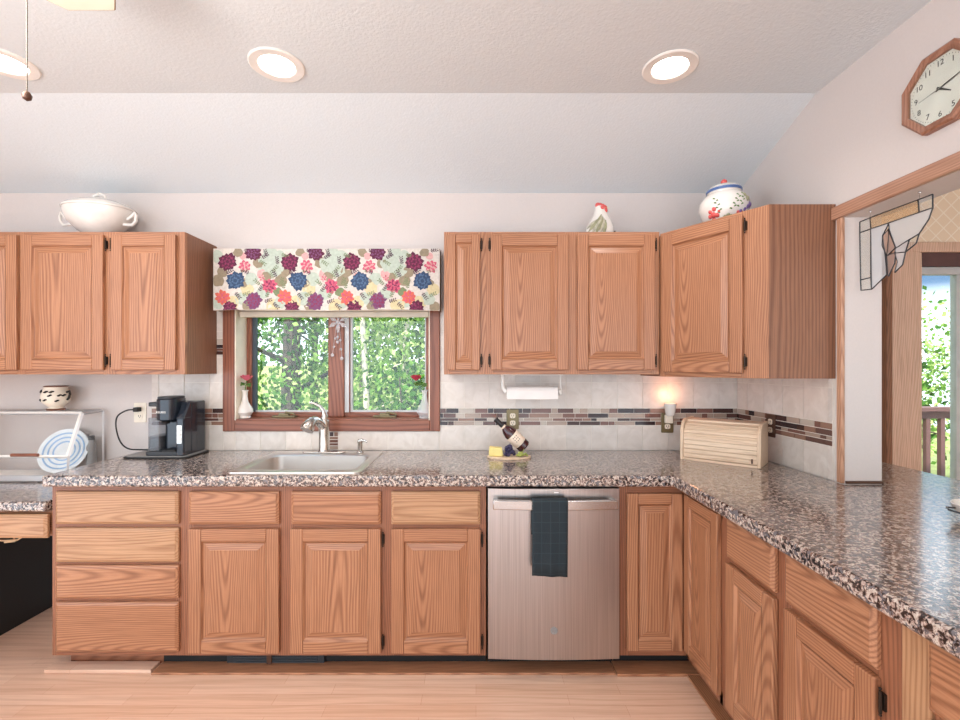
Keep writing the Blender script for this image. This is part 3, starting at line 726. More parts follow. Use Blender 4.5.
# ------------------------------------------------------------------ sink, faucet, soap pump
r = thing('kitchen_sink', 'stainless steel drop in kitchen sink under the window', 'sink', (-0.84, 2.39, 0.914))
sx0, sx1, sy0, sy1 = -0.312, 0.31, -0.268, 0.268
bx0, bx1, by0, by1 = -0.262, 0.262, -0.205, 0.150
def rr(x0, x1, y0, y1, rad, n=5):
    p = []
    for cx, cy, a0 in ((x1-rad, y1-rad, 0), (x0+rad, y1-rad, 90), (x0+rad, y0+rad, 180), (x1-rad, y0+rad, 270)): p += arc(cx, cy, rad, a0, a0+90, n)
    return p
loops = [(rr(sx0, sx1, sy0, sy1, 0.03), 0.0005), (rr(sx0+0.002, sx1-0.002, sy0+0.002, sy1-0.002, 0.03), 0.006), (rr(sx0+0.012, sx1-0.012, sy0+0.012, sy1-0.012, 0.025), 0.008),
         (rr(bx0-0.008, bx1+0.008, by0-0.008, by1+0.008, 0.05), 0.006), (rr(bx0, bx1, by0, by1, 0.05), 0.0), (rr(bx0+0.006, bx1-0.006, by0+0.006, by1-0.006, 0.05), -0.12),
         (rr(bx0+0.02, bx1-0.02, by0+0.02, by1-0.02, 0.05), -0.17), (rr(bx0+0.06, bx1-0.06, by0+0.06, by1-0.06, 0.05), -0.178)]
sm_ = MB(); vs = []; fs = []; n = len(loops[0][0])
for pts, z in loops: vs += [(x, y, z) for x, y in pts]
for i in range(len(loops)-1):
    for k in range(n): fs.append((i*n+k, i*n+(k+1) % n, (i+1)*n+(k+1) % n, (i+1)*n+k))
fs.append(tuple(range((len(loops)-1)*n, len(loops)*n)))
sm_.add(vs, fs); sm_.build('basin', 'sinksteel', r, smooth=True)
MB().lathe([(0.045, -0.1775), (0.045, -0.174), (0.03, -0.173), (0.028, -0.176), (0.001, -0.176)], seg=24).build('drain', 'steel', r, smooth=True)
r = thing('faucet', 'brushed nickel pull out faucet standing on the back rim of the sink', 'faucet', (-0.853, 2.60, 0.9225))
MB().prism(rr(-0.12, 0.12, -0.026, 0.026, 0.025), 0, 0.006, 'z').build('deck_plate', 'nickel', r, bevel=0.002)
fb = MB(); fb.lathe([(0.031, 0.006), (0.033, 0.012), (0.029, 0.02), (0.028, 0.10), (0.030, 0.14), (0.031, 0.165), (0.026, 0.185), (0.001, 0.19)], seg=20); fb.build('body', 'nickel', r, smooth=True)
spt = MB(); spt.tube([(0, 0, 0.14), (-0.006, -0.03, 0.158), (-0.014, -0.06, 0.182), (-0.022, -0.088, 0.192), (-0.030, -0.108, 0.187)], [0.022, 0.022, 0.022, 0.023, 0.024], 14)
spt.build('spout', 'nickel', r, smooth=True)
shd = MB(); shd.tube([(-0.028, -0.102, 0.190), (-0.036, -0.122, 0.176), (-0.042, -0.137, 0.157), (-0.046, -0.145, 0.145)], [0.024, 0.030, 0.036, 0.034], 16); shd.build('spray_head', 'nickel', r, smooth=True)
lv = MB(); lv.tube([(0.0, 0, 0.186), (0.004, 0.002, 0.205), (-0.003, 0.0, 0.235), (-0.022, -0.005, 0.262), (-0.055, -0.012, 0.278), (-0.075, -0.016, 0.280)], [0.02, 0.017, 0.012, 0.009, 0.007, 0.006], 12); lv.build('lever', 'nickel', r, smooth=True)
r = thing('soap_dispenser', 'small brushed nickel soap pump right of the faucet', 'soap dispenser', (-0.652, 2.605, 0.9225))
MB().lathe([(0.021, 0), (0.021, 0.005), (0.014, 0.009), (0.013, 0.05), (0.015, 0.055), (0.015, 0.066), (0.001, 0.068)], seg=16).build('base', 'nickel', r, smooth=True)
pm = MB(); pm.tube([(-0.008, 0, 0.064), (0.008, -0.004, 0.07), (0.032, -0.012, 0.066), (0.042, -0.016, 0.06)], [0.010, 0.009, 0.006, 0.005], 10); pm.build('pump_spout', 'nickel', r, smooth=True)

# ------------------------------------------------------------------ valance
VXA, VXB, VYF, VZ0, VZ1 = -1.483, -0.205, 2.615, 1.724, 2.072
r = thing('valance', 'floral fabric valance with purple, blue and pink flowers over the window', 'valance', (0, 0, 0))
def vp(x, z, off=0.0):
    d = (VZ1-z)/(VZ1-VZ0)
    return (x, VYF-0.004*math.sin(x*31)*d-0.003*math.sin(x*13+1)*d-0.004*d-off, z+0.003*math.sin(x*9)*d)
FM = ['#cream', '#sage', '#plum', '#magenta', '#navy', '#pinkf', '#coral', '#lilac', '#butter', '#taupe', '#leafy', '#vine', '#blush', '#bluelight']
FC = [(208, 199, 190), (178, 188, 174), (92, 34, 62), (134, 52, 86), (52, 72, 102), (196, 88, 112), (206, 104, 86), (116, 70, 106), (204, 190, 150), (146, 132, 110), (118, 130, 96), (78, 44, 64), (208, 158, 156), (78, 102, 134)]
fmats = [plain('valance'+a[1:], c, 0.85, noise=0.10, nscale=70) for a, c in zip(FM, FC)]
vm = MB(); NXV, NZV = 90, 6
vs = [vp(VXA+(VXB-VXA)*i/NXV, VZ0+(VZ1-VZ0)*j/NZV) for j in range(NZV+1) for i in range(NXV+1)]
fs = [(j*(NXV+1)+i, j*(NXV+1)+i+1, (j+1)*(NXV+1)+i+1, (j+1)*(NXV+1)+i) for j in range(NZV) for i in range(NXV)]
vm.add(vs, fs, 0)
vm.box(VXA, VXA+0.003, VYF, WB-0.021, VZ0, VZ1, 0); vm.box(VXB-0.003, VXB, VYF, WB-0.021, VZ0, VZ1, 9); vm.box(VXA, VXB, VYF, WB-0.021, VZ1-0.004, VZ1, 0)
def petal(fn, cx, cz, a, r0, r1, wd, m, off):
    pts = [(r0, 0), (r0+(r1-r0)*0.35, wd*0.5), (r0+(r1-r0)*0.75, wd*0.45), (r1, 0), (r0+(r1-r0)*0.75, -wd*0.45), (r0+(r1-r0)*0.35, -wd*0.5)]
    q = [(cx+u*math.cos(a)-v*math.sin(a), cz+u*math.sin(a)+v*math.cos(a)) for u, v in pts]
    q = [(min(max(x, VXA+0.001), VXB-0.001), min(max(z, VZ0+0.001), VZ1-0.001)) for x, z in q]
    vm.add([fn(x, z, off) for x, z in q], [tuple(range(6))], m)
_k = [0]
def flower(cx, cz, R, m, m2, npet=10, jag=True):
    _k[0] += 1; o = 0.0006+(_k[0] % 7)*0.00008; R *= 1.12
    for ringn, (ra, rb, mm_) in enumerate(((0.3, 1.0, m), (0.2, 0.78, m2), (0.1, 0.6, m), (0.0, 0.42, m2), (0.0, 0.22, m))):
        for k in range(npet-ringn*2):
            a = 2*PI*k/(npet-ringn*2)+ringn*0.4+cx*7+random.uniform(-0.1, 0.1)
            petal(vp, cx, cz, a, R*ra*0.4, R*rb*random.uniform(0.86, 1.1), R*(0.5, 0.32, 0.34, 0.2, 0.2)[ringn], mm_, o+ringn*0.0005)
def disc(cx, cz, R, m, off=0.0004):
    _k[0] += 1; off += (_k[0] % 5)*0.00003; rs = [R*(0.88+0.24*random.random()) for k in range(14)]
    q = [(cx+rs[k]*math.cos(2*PI*k/14), cz+rs[k]*math.sin(2*PI*k/14)) for k in range(14)]
    q = [(min(max(x, VXA+0.001), VXB-0.001), min(max(z, VZ0+0.001), VZ1-0.001)) for x, z in q]
    vm.add([vp(cx, min(max(cz, VZ0+0.001), VZ1-0.001), off)]+[vp(x, z, off) for x, z in q], [(0, 1+k, 1+(k+1) % 14) for k in range(14)], m)
def sprig(cx, cz, a, L_, m, n=4):
    for k in range(n):
        u = L_*(k+0.6)/n; x, z = cx+u*math.cos(a), cz+u*math.sin(a)
        for s in (-1, 1): petal(vp, x, z, a+s*0.8, 0.002, 0.015, 0.0055, m, 0.0012)
    petal(vp, cx, cz, a, 0, L_, 0.003, m, 0.0011)
cv = lambda cx, cy: (VXA+(cx-50)/880*(VXB-VXA), VZ1-(cy-30)/240*(VZ1-VZ0))
random.seed(3)
for rep in range(-1, 5):
    o = 106+241.5*rep
    for dx, dy, R, m in ((150, 90, 38, 1), (90, 150, 26, 1), (200, 60, 24, 1), (20, 240, 26, 8), (178, 255, 28, 8), (75, 188, 25, 8), (118, 85, 22, 9), (205, 155, 24, 9), (100, 232, 18, 10), (60, 60, 14, 12), (130, 130, 18, 12), (20, 140, 16, 12), (165, 45, 26, 1), (185, 110, 30, 1), (55, 225, 26, 1), (135, 205, 24, 1), (-20, 120, 22, 9), (60, 165, 18, 9), (150, 140, 20, 9), (230, 90, 22, 12), (80, 255, 22, 9), (205, 240, 24, 1), (195, 200, 18, 10), (40, 45, 18, 9)):
        x, z = cv(o+dx, dy)
        if VXA+0.02 < x < VXB-0.02: disc(x, z, R*0.00146, m)
    for dx, dy, R, m, m2, nn in ((0, 82, 34, 2, 3, 12), (100, 46, 30, 2, 7, 11), (66, 100, 24, 5, 12, 8), (32, 156, 34, 4, 13, 14), (162, 176, 28, 5, 3, 9), (132, 145, 14, 12, 5, 6),
                             (222, 220, 28, 6, 5, 9), (100, 236, 32, 7, 3, 12), (10, 262, 28, 2, 3, 10), (-14, 252, 0.1, 8, 8, 4)):
        x, z = cv(o+dx, dy)
        if VXA+0.01 < x < VXB-0.005: flower(x, z, R*0.00146, m, m2, nn)
    for dx, dy, a in ((-40, 175, 1.2), (-60, 150, 2.2), (120, 75, -0.6), (130, 70, 0.6), (190, 145, 2.0), (120, 200, 1.0), (140, 240, 0.3), (150, 225, 1.2), (30, 200, -0.9), (55, 215, 0.4), (175, 240, -0.8), (85, 130, 2.6), (215, 190, 1.4), (235, 130, 0.6), (195, 95, 1.7), (60, 40, 0.2), (155, 65, 1.9), (172, 125, 0.9), (68, 250, 0.6), (128, 175, 2.4), (45, 120, 0.3), (205, 50, -0.4)):
        x, z = cv(o+dx, dy)
        if VXA+0.05 < x < VXB-0.05: sprig(x, z, a, 0.045, 11 if (dx+dy) % 3 else 10)
vm.build('fabric', fmats, r)
MB().box(VXA+0.004, VXB-0.004, VYF+0.05, WB-0.0205, VZ1-0.03, VZ1-0.006).build('mounting_board', 'white', r)

# ------------------------------------------------------------------ bud vases on the sill, sun catcher
def bud_vase(x, label, lean, mat, flip):
    r = thing('bud_vase', label, 'vase', (x, 2.775, WIN[2]+0.0065))
    MB().lathe([(0.030, 0), (0.034, 0.004), (0.030, 0.012), (0.046, 0.035), (0.044, 0.055), (0.020, 0.095), (0.014, 0.13), (0.015, 0.155), (0.021, 0.168), (0.018, 0.166), (0.012, 0.15), (0.001, 0.149)], seg=20).build('vase_body', mat, r, smooth=True)
    st = MB(); st.tube([(0, 0, 0.15), (lean*0.3, 0, 0.19), (lean, -0.004, 0.225)], 0.0025, 6)
    for k, (a, L_) in enumerate(((0.6, 0.05), (2.6, 0.055), (-0.4, 0.045), (3.6, 0.045))):
        bx, bz = lean*0.4, 0.19+0.006*k
        tip = (bx+L_*math.cos(a), -0.01, bz+L_*math.sin(a)*0.6)
        md = (bx+L_*0.5*math.cos(a), -0.006, bz+L_*0.5*math.sin(a)*0.6+0.012); ml = (md[0], md[1]-0.008, md[2]-0.022)
        st.add([(bx, 0, bz), md, tip, ml, (md[0], md[1]+0.006, md[2]-0.008)], [(0, 1, 2, 4), (0, 4, 2, 3)])
    st.build('stem', 'leaf', r)
    fl = MB(); cx, cy, cz = lean, -0.004, 0.235
    for rg, (nn, rad, tilt) in enumerate(((6, 0.036, 0.5), (5, 0.026, 0.9), (4, 0.016, 1.3))):
        for k in range(nn):
            a = 2*PI*k/nn+rg*0.5; ca, sa = math.cos(a), math.sin(a)
            P = lambda u, v, hh: (cx+ca*u-sa*v, cy+sa*u+ca*v, cz+hh)
            fl.add([P(0.002, 0, -0.012), P(rad*0.6, -rad*0.5, rad*tilt*0.3), P(rad, -rad*0.3, rad*tilt), P(rad, rad*0.3, rad*tilt), P(rad*0.6, rad*0.5, rad*tilt*0.3)], [(0, 1, 2, 3, 4)])
    fl.build('rose_bloom', flip, r, smooth=True)
bud_vase(px(245, 2.775), 'white glass bud vase with pink rose at the left end of the window sill', 0.012, 'porcelain', 'pink')
bud_vase(px(424.5, 2.775), 'clear glass bud vase with dark red rose at the right end of the window sill', -0.05, 'crystal', 'rose')
r = thing('sun_catcher', 'clear crystal flower sun catcher hanging on the window mullion', 'sun catcher', (px(338, 2.79), 2.795, 1.40))
fl = MB()
for k in range(6):
    a = PI*k/3+0.5; ca, sa = math.cos(a), math.sin(a); P = lambda u, v, y: (ca*u-sa*v, y, 0.275+sa*u+ca*v)
    fl.add([P(0.005, 0, 0), P(0.035, 0.014, -0.004), P(0.068, 0, 0), P(0.035, -0.014, -0.004), P(0.035, 0, -0.010), P(0.035, 0, 0.006)], [(0, 1, 4), (1, 2, 4), (2, 3, 4), (3, 0, 4), (1, 0, 5), (2, 1, 5), (3, 2, 5), (0, 3, 5)])
fl.ball((0, -0.004, 0.275), 0.012); fl.build('crystal_flower', 'crystal', r)
st = MB()
for k, (x, L_) in enumerate(((-0.035, 0.20), (-0.004, 0.12), (0.022, 0.22))):
    st.tube([(x*0.3, 0, 0.265), (x, 0, 0.275-L_)], 0.0012, 5)
    for q in range(3): st.ball((x*(0.5+0.25*q), 0, 0.275-L_*(0.5+0.25*q)), 0.008 if q < 2 else 0.011, seg=8, rings=6)
st.build('crystal_strand', 'crystal', r, smooth=True)
hk = MB().tube([(0, 0, 0.285), (0, 0.005, 0.38)], 0.0012, 5); hk.build('hanging_thread', 'white', r)

# ------------------------------------------------------------------ things on the counter
# coffee maker tray and coffee maker
tag(MB().prism(rr(-1.895, -1.535, 2.455, 2.70, 0.05), 0.9145, 0.922, 'z').prism(rr(-1.885, -1.545, 2.465, 2.69, 0.045), 0.922, 0.926, 'z', 1).build('appliance_mat', ['black', 'grey'], bevel=0.002),
    'grey rubber mat with dark rim under the coffee maker', 'mat')
r = thing('coffee_maker', 'navy black single serve coffee maker standing on a grey mat', 'coffee maker', (-1.665, 2.50, 0.9265)); coffee = r
MB().prism(rr(-0.04, 0.102, 0.03, 0.185, 0.02), 0.0, 0.285, 'z').build('body', 'gloss_black', r, bevel=0.006)
MB().prism(rr(-0.113, 0.075, -0.02, 0.17, 0.02), 0, 0.022, 'z').build('base', 'dark_grey', r, bevel=0.004)
rv = MB(); rv.prism(rr(-0.112, -0.044, 0.0, 0.16, 0.015), 0.024, 0.20, 'z'); rv.build('water_reservoir', 'smoke', r)
MB().prism(rr(-0.109, -0.047, 0.003, 0.157, 0.013), 0.026, 0.10, 'z').build('water', 'gloss_black', r)
MB().prism(rr(-0.113, -0.03, 0.0, 0.17, 0.02), 0.262, 0.285, 'z').build('reservoir_lid', 'dark_grey', r, bevel=0.005)
MB().prism(rr(-0.110, -0.04, 0.06, 0.165, 0.013), 0.2005, 0.262, 'z').build('rear_housing', 'smoke', r)
hd = MB(); hd.prism(rr(-0.048, 0.056, -0.05, 0.10, 0.045), 0.192, 0.305, 'z', 0); hd.prism(rr(-0.044, 0.052, -0.046, 0.096, 0.042), 0.305, 0.318, 'z', 1); hd.build('brew_head', ['gloss_black', 'dark_grey'], r, smooth=True, bevel=0.004)
lg = MB(); text_into(lg, 'KEURIG', 0.015, Matrix.Translation((-0.002, -0.0503, 0.236)) @ Matrix.Rotation(PI/2, 4, 'X')); lg.build('logo_text', 'white', r)
cp = MB(); cp.prism(rr(0.056, 0.100, -0.022, 0.10, 0.012), 0.0, 0.20, 'z'); cp.prism([(-0.022, 0.20), (0.10, 0.20), (0.10, 0.285), (0.035, 0.285)], 0.056, 0.100, 'x'); cp.build('control_column', 'gloss_black', r, bevel=0.004)
bp = MB(); bp.box(0.064, 0.092, -0.026, -0.0215, 0.065, 0.165); bp.build('button_panel', 'nickel', r, bevel=0.002)
for k in range(3):
    MB().lathe([(0.009, 0), (0.009, 0.003), (0.006, 0.004), (0.001, 0.004)], seg=12, T=Matrix.Translation((0.078, -0.026, 0.09+0.024*k)) @ Matrix.Rotation(PI/2, 4, 'X')).build('button', 'white', r)
dt = MB(); dt.box(-0.018, 0.052, -0.018, 0.02, 0.022, 0.032)
for k in range(5): dt.box(-0.014+0.013*k, -0.008+0.013*k, -0.016, 0.018, 0.032, 0.034)
dt.build('drip_tray', 'black', r)
MB().lathe([(0.018, 0), (0.022, 0.012), (0.016, 0.02), (0.001, 0.021)], (-0.006, -0.005, 0.172), 16).build('nozzle', 'black', r, smooth=True)
# small wall outlet and cord behind
def outlet(name, label, loc, rotz, plate, mat2='cream', big=1.0):
    r = thing(name, label, 'outlet', loc, rotz)
    MB().prism(rr(-0.036*big, 0.036*big, -0.058, 0.058, 0.006), -0.005, 0, 'y').build('plate', plate, r, bevel=0.0015)
    for z in (-0.021, 0.021):
        s = MB().prism(rr(-0.016, 0.016, z-0.014, z+0.014, 0.009), -0.0075, -0.005, 'y').build('socket', mat2, r)
        sl_ = MB()
        for x in (-0.006, 0.006): sl_.box(x-0.0014, x+0.0014, -0.0082, -0.0075, z-0.003, z+0.007)
        sl_.box(-0.002, 0.002, -0.0082, -0.0075, z-0.010, z-0.006); sl_.build('slot', 'slot', s)
    return r
outlet('wall_outlet', 'cream wall outlet behind the coffee maker with a black plug', (px(140.5, WB), WB, 1.135), 0, 'cream')
outlet('wall_outlet', 'antique brass outlet in the mosaic band behind the wine bottle', (px(512.5, WB), WB-0.009, 1.096), 0, 'brass')
outlet('wall_outlet', 'brass outlet in the mosaic band holding the glowing wax warmer', (px(666.5, WB), WB-0.009, 1.075), 0, 'brass')
outlet('wall_outlet', 'dark brown outlet on the right wall beside the bread box', (XW-0.009, 2.405, 1.098), -PI/2, 'brownplate')
ox = px(140.5, WB)+1.665; oy = 2.50; oz = 0.9265
cbl = MB().tube(spline([(ox-0.005, WB-0.04-oy, 1.155-oz), (ox-0.04, WB-0.055-oy, 1.152-oz), (ox-0.085, WB-0.065-oy, 1.12-oz), (ox-0.09, WB-0.07-oy, 1.06-oz), (ox-0.06, WB-0.08-oy, 0.98-oz), (ox-0.01, WB-0.09-oy, 0.940-oz), (ox+0.06, WB-0.09-oy, 0.931-oz), (ox+0.20, WB-0.075-oy, 0.931-oz)]), 0.0042, 8).build('power_cord', 'black', coffee, smooth=True)
MB().box(ox-0.014, ox+0.014, WB-0.045-oy, WB-0.0085-oy, 1.142-oz, 1.168-oz).build('plug', 'black', cbl, bevel=0.004)
# white packets beside the machine
tag(MB().prism([(-0.0, 0), (0.075, 0), (0.065, 0.05), (0.012, 0.045)], 2.62, 2.66, 'y').build('paper_packet', 'paper', loc=(-1.85, 0, 0.927), bevel=0.004), 'small white packet on the mat left of the coffee maker', 'packet')

# display case on the desk
r = thing('display_case', 'glass countertop display case with slanted lid on the lower desk counter', 'display case', (-2.175, 2.70, 0.7985))
W = 0.62; t = 0.012
def bars(mb, segs):
    for a, b in segs: mb.tube([a, b], t*0.62, 4)
prof = [(0, 0), (0, 0.35), (-0.14, 0.347), (-0.228, 0.125), (-0.238, 0)]
fr = MB()
for x in (0, -W):
    for k in range(5): fr.tube([(x, *prof[k]), (x, *prof[(k+1) % 5])], 0.0075, 4)
for k in range(5): fr.tube([(0, *prof[k]), (-W, *prof[k])], 0.0075, 4)
fr.box(-W, 0, -0.244, -0.234, -0.0, 0.028)
fr.build('case_frame', 'alu', r)
MB().box(-W, 0, -0.236, 0, 0.0, 0.006).build('case_floor', 'white', r)
gl = MB()
gl.prism([(y, z) for y, z in prof], -0.002, 0.001, 'x'); gl.prism([(y, z) for y, z in prof], -W, -W+0.003, 'x')
gl.box(-W, 0, -0.14, 0, 0.346, 0.349); gl.prism([(-0.238, 0), (-0.228, 0.125), (-0.225, 0.125), (-0.235, 0)], -W, 0, 'x'); gl.build('glass_panel', 'caseglass', r)
MB().box(-W, 0, -0.002, 0.001, 0, 0.35).build('back_glass', 'caseglass', r)
ld = MB(); ld.prism([(-0.14, 0.346), (-0.228, 0.124), (-0.225, 0.123), (-0.137, 0.345)], -W, 0, 'x'); lid = ld.build('lid_glass', 'caseglass', r)
lf = MB()
for a, b in (((0, -0.145, 0.352), (-W, -0.145, 0.352)), ((0, -0.232, 0.128), (-W, -0.232, 0.128)), ((-0.008, -0.145, 0.352), (-0.008, -0.232, 0.128)), ((-W+0.008, -0.145, 0.352), (-W+0.008, -0.232, 0.128))): lf.tube([a, b], 0.007, 4)
lf.build('lid_frame', 'white', lid)
MB().tube([(-0.145, -0.248, 0.138), (-0.285, -0.248, 0.138)], 0.009, 10).build('lid_handle', 'window_h', lid, smooth=True)
# disc standing in for the window reflection on the lid, and a bottle inside
pl_ = MB(); pl_.lathe([(0.001, 0), (0.07, 0.0), (0.125, 0.012), (0.128, 0.014), (0.07, 0.005), (0.001, 0.004)], seg=36, m=0)
for k in range(3): pl_.lathe([(0.05+0.024*k, 0.0050+0.0032*k), (0.058+0.024*k, 0.0075+0.0032*k), (0.058+0.024*k, 0.006+0.0032*k)], seg=36, m=1, caps=False)
po = pl_.build('reflection_disc', ['plate', 'paleblue'], smooth=True); po.location = (-2.335, 2.63, 0.925); po.rotation_euler = (math.radians(66), 0, math.radians(8))
tag(po, 'pale blue banded disc imitating a window reflection on the glass display case lid', 'plate')
bt = thing('spice_bottle', 'grey lidded bottle at the right end inside the display case', 'bottle', (-2.205, 2.655, 0.8055))
MB().lathe([(0.022, 0), (0.024, 0.01), (0.024, 0.14), (0.014, 0.165), (0.013, 0.18), (0.001, 0.18)], seg=16).build('bottle_body', 'grey', bt, smooth=True)
MB().lathe([(0.015, 0.18), (0.015, 0.205), (0.001, 0.207)], seg=14).build('cap', 'dark_grey', bt, smooth=True)
# footed pot on the case
r = thing('decorative_pot', 'small cream pot with brown markings and two ears on the display case', 'pot', (-2.386, 2.63, 1.157))
MB().lathe([(0.040, 0), (0.042, 0.01), (0.030, 0.018), (0.042, 0.028), (0.062, 0.05), (0.067, 0.078), (0.062, 0.105), (0.052, 0.127), (0.054, 0.138), (0.047, 0.138), (0.044, 0.12), (0.001, 0.118)], seg=24).build('pot_body', 'cream', r, smooth=True)
MB().lathe([(0.041, 0.001), (0.0435, 0.009), (0.041, 0.012)], seg=24).build('foot_band', 'brownglaze', r, smooth=True)
MB().lathe([(0.0535, 0.133), (0.0555, 0.138), (0.0475, 0.140)], seg=24).build('rim_band', 'brownglaze', r, smooth=True)
random.seed(11)
for k in range(16):
    a = -PI/2+random.uniform(-1.25, 1.25); z = random.choice([0.055, 0.06, 0.065, 0.085, 0.105, 0.11]); R = {0.055: 0.0615, 0.06: 0.063, 0.065: 0.064, 0.085: 0.0655, 0.105: 0.061, 0.11: 0.0585}[z]
    mk_ = MB()
    for q in range(2): mk_.ball((R*math.cos(a+q*0.12), R*math.sin(a+q*0.12), z+0.004*q), 0.008, seg=7, rings=5, sz=0.6)
    mk_.build('painted_mark', 'slot', r, smooth=True)
for s in (-1, 1):
    MB().tube([(s*0.061, 0, 0.103), (s*0.076, 0, 0.110), (s*0.080, 0, 0.093), (s*0.075, 0, 0.073), (s*0.064, 0, 0.06)], 0.006, 8).build('handle', 'slot', r, smooth=True)

# wine, cheese and grapes
bx, by = 0.178, 2.49
r = MB().prism([(bx+0.118*math.cos(2*PI*k/28), by+0.06*math.sin(2*PI*k/28)) for k in range(28)], 0.9145, 0.926, 'z').build('serving_board', 'bread_h', bevel=0.002)
tag(r, 'small oval wooden serving board under the tilted wine bottle', 'board')
ch = MB().prism([(-0.042, 0), (0.035, 0), (0.03, 0.045), (-0.038, 0.05)], -0.025, 0.025, 'y')
tag(ch.build('cheese_wedge', 'yellow', bevel=0.006, loc=(bx-0.068, by-0.005, 0.9265)), 'pale yellow block of cheese at the left end of the serving board', 'cheese')
random.seed(5)
def bunch(name, label, c, n, rx, rz, rad, mat):
    g = MB()
    for k in range(n):
        u = random.uniform(0, 2*PI); q = random.random()**0.5
        z = random.random()
        g.ball((rx*q*math.cos(u)*(1-0.6*z), rx*0.6*q*math.sin(u)*(1-0.6*z), rad+rz*z), rad, seg=8, rings=6)
    g.tube([(0, 0, rz*0.8), (0.01, 0, rz+0.025)], 0.002, 5)
    return tag(g.build(name, mat, smooth=True, loc=c), label, 'grapes')
bunch('grape_bunch', 'bunch of dark purple grapes on the serving board beside the cheese', (bx-0.005, by-0.015, 0.9265), 30, 0.034, 0.045, 0.010, 'grape')
bunch('grape_bunch', 'small bunch of green grapes at the right end of the serving board', (bx+0.066, by-0.034, 0.9265), 22, 0.03, 0.016, 0.007, 'green_grape')
r = thing('wine_bottle', 'dark red wine bottle lying tilted over the serving board', 'bottle', (0, 0, 0))
P0, P1 = Vector((0.268, 2.54, 0.963)), Vector((0.106, 2.53, 1.118))
bd_ = (P1-P0); Lb = bd_.length; q = Vector((0, 0, 1)).rotation_difference(bd_.normalized()).to_matrix().to_4x4(); TB = Matrix.Translation(P0) @ q
kx = Lb/0.205
MB().lathe([(0.001, 0.004), (0.032, 0), (0.037, 0.006), (0.037, 0.105*kx), (0.029, 0.128*kx), (0.0135, 0.148*kx), (0.0125, 0.16*kx), (0.001, 0.16*kx)], seg=22, T=TB).build('bottle_body', 'wine', r, smooth=True)
MB().lathe([(0.0135, 0.15*kx), (0.0135, 0.2*kx), (0.015, 0.2*kx), (0.015, 0.205*kx), (0.001, 0.206*kx)], seg=16, T=TB).build('foil_neck', 'foil', r, smooth=True)
MB().lathe([(0.0145, 0.143*kx), (0.0158, 0.147*kx), (0.0142, 0.155*kx)], seg=16, T=TB).build('neck_band', 'label', r, smooth=True)
lb = MB(); lb.lathe([(0.0373, 0.03*kx), (0.0378, 0.031*kx), (0.0378, 0.092*kx), (0.0373, 0.093*kx)], seg=22, m=0, T=TB)
for k in range(3):
    for j in range(3): lb.ball(TB @ Vector((0.0377*math.cos(-1.75+0.3*j), 0.0377*math.sin(-1.75+0.3*j), (0.055+0.012*k)*kx)), 0.003, 1, 6, 5)
lb.build('bottle_label', ['label', 'wine'], r, smooth=True)

# wax warmer
r = thing('wax_warmer', 'small white plug in wax warmer glowing on the brass outlet', 'wax warmer', (px(666.5, WB), WB-0.017, 1.075))
MB().box(-0.022, 0.022, -0.03, -0.0005, 0.0, 0.05).build('plug_base', 'cream', r, bevel=0.006)
MB().lathe([(0.018, 0.045), (0.026, 0.055), (0.03, 0.085), (0.034, 0.118), (0.030, 0.118), (0.026, 0.09), (0.001, 0.085)], (0, -0.036, 0), 18).build('cup', 'porcelain', r, smooth=True)
MB().lathe([(0.012, 0.088), (0.014, 0.10), (0.009, 0.112), (0.001, 0.116)], (0, -0.036, 0), 12).build('bulb', 'warm_on', r, smooth=True)
pl2 = bpy.data.lights.new('warmer_glow', 'POINT'); pl2.energy = 0.4; pl2.color = (1.0, 0.42, 0.20); pl2.shadow_soft_size = 0.02
plo = bpy.data.objects.new('warmer_glow', pl2); C.objects.link(plo); plo.parent = r; plo.location = (0, -0.06, 0.17)

# paper towel holder
r = thing('paper_towel_holder', 'white paper towel holder mounted under the wall cabinet', 'paper towel holder', (px(531, 2.6), 2.6, 0))
zr = 1.262; hl = 0.15
ar = MB(); ar.tube([(-hl-0.008, 0, 1.3635), (-hl-0.008, 0, 1.30), (-hl-0.004, 0, zr+0.02), (-hl+0.01, 0, zr)], [0.010, 0.010, 0.011, 0.012], 10); ar.build('bracket', 'white', r, smooth=True)
ar = MB(); ar.tube([(hl+0.016, 0, 1.3635), (hl+0.016, 0, 1.30), (hl+0.02, 0, zr+0.01), (hl+0.004, 0, zr)], [0.004, 0.004, 0.006, 0.009], 10)
ar.lathe([(0.014, 0), (0.018, 0.006), (0.018, 0.014), (0.001, 0.016)], seg=16, T=Matrix.Translation((hl+0.004, 0, zr)) @ Matrix.Rotation(PI/2, 4, 'Y')); ar.build('bracket', 'white', r, smooth=True)
MB().box(-hl-0.02, hl+0.028, -0.014, 0.014, 1.3565, 1.3635).build('mounting_plate', 'white', r, bevel=0.002)
pr_ = MB(); pr_.lathe([(0.006, -hl+0.013), (0.034, -hl+0.013), (0.034, hl-0.004), (0.006, hl-0.004)], seg=28, T=Matrix.Translation((px(531, 2.6), 2.6, zr)) @ Matrix.Rotation(PI/2, 4, 'Y'))
pr_.box(px(531, 2.6)-hl+0.013, px(531, 2.6)+hl-0.004, 2.5655, 2.5665, zr-0.038, zr)
tag(pr_.build('paper_towel_roll', 'paper', smooth=True), 'nearly used up roll of white paper towels on the under cabinet holder', 'paper towel')

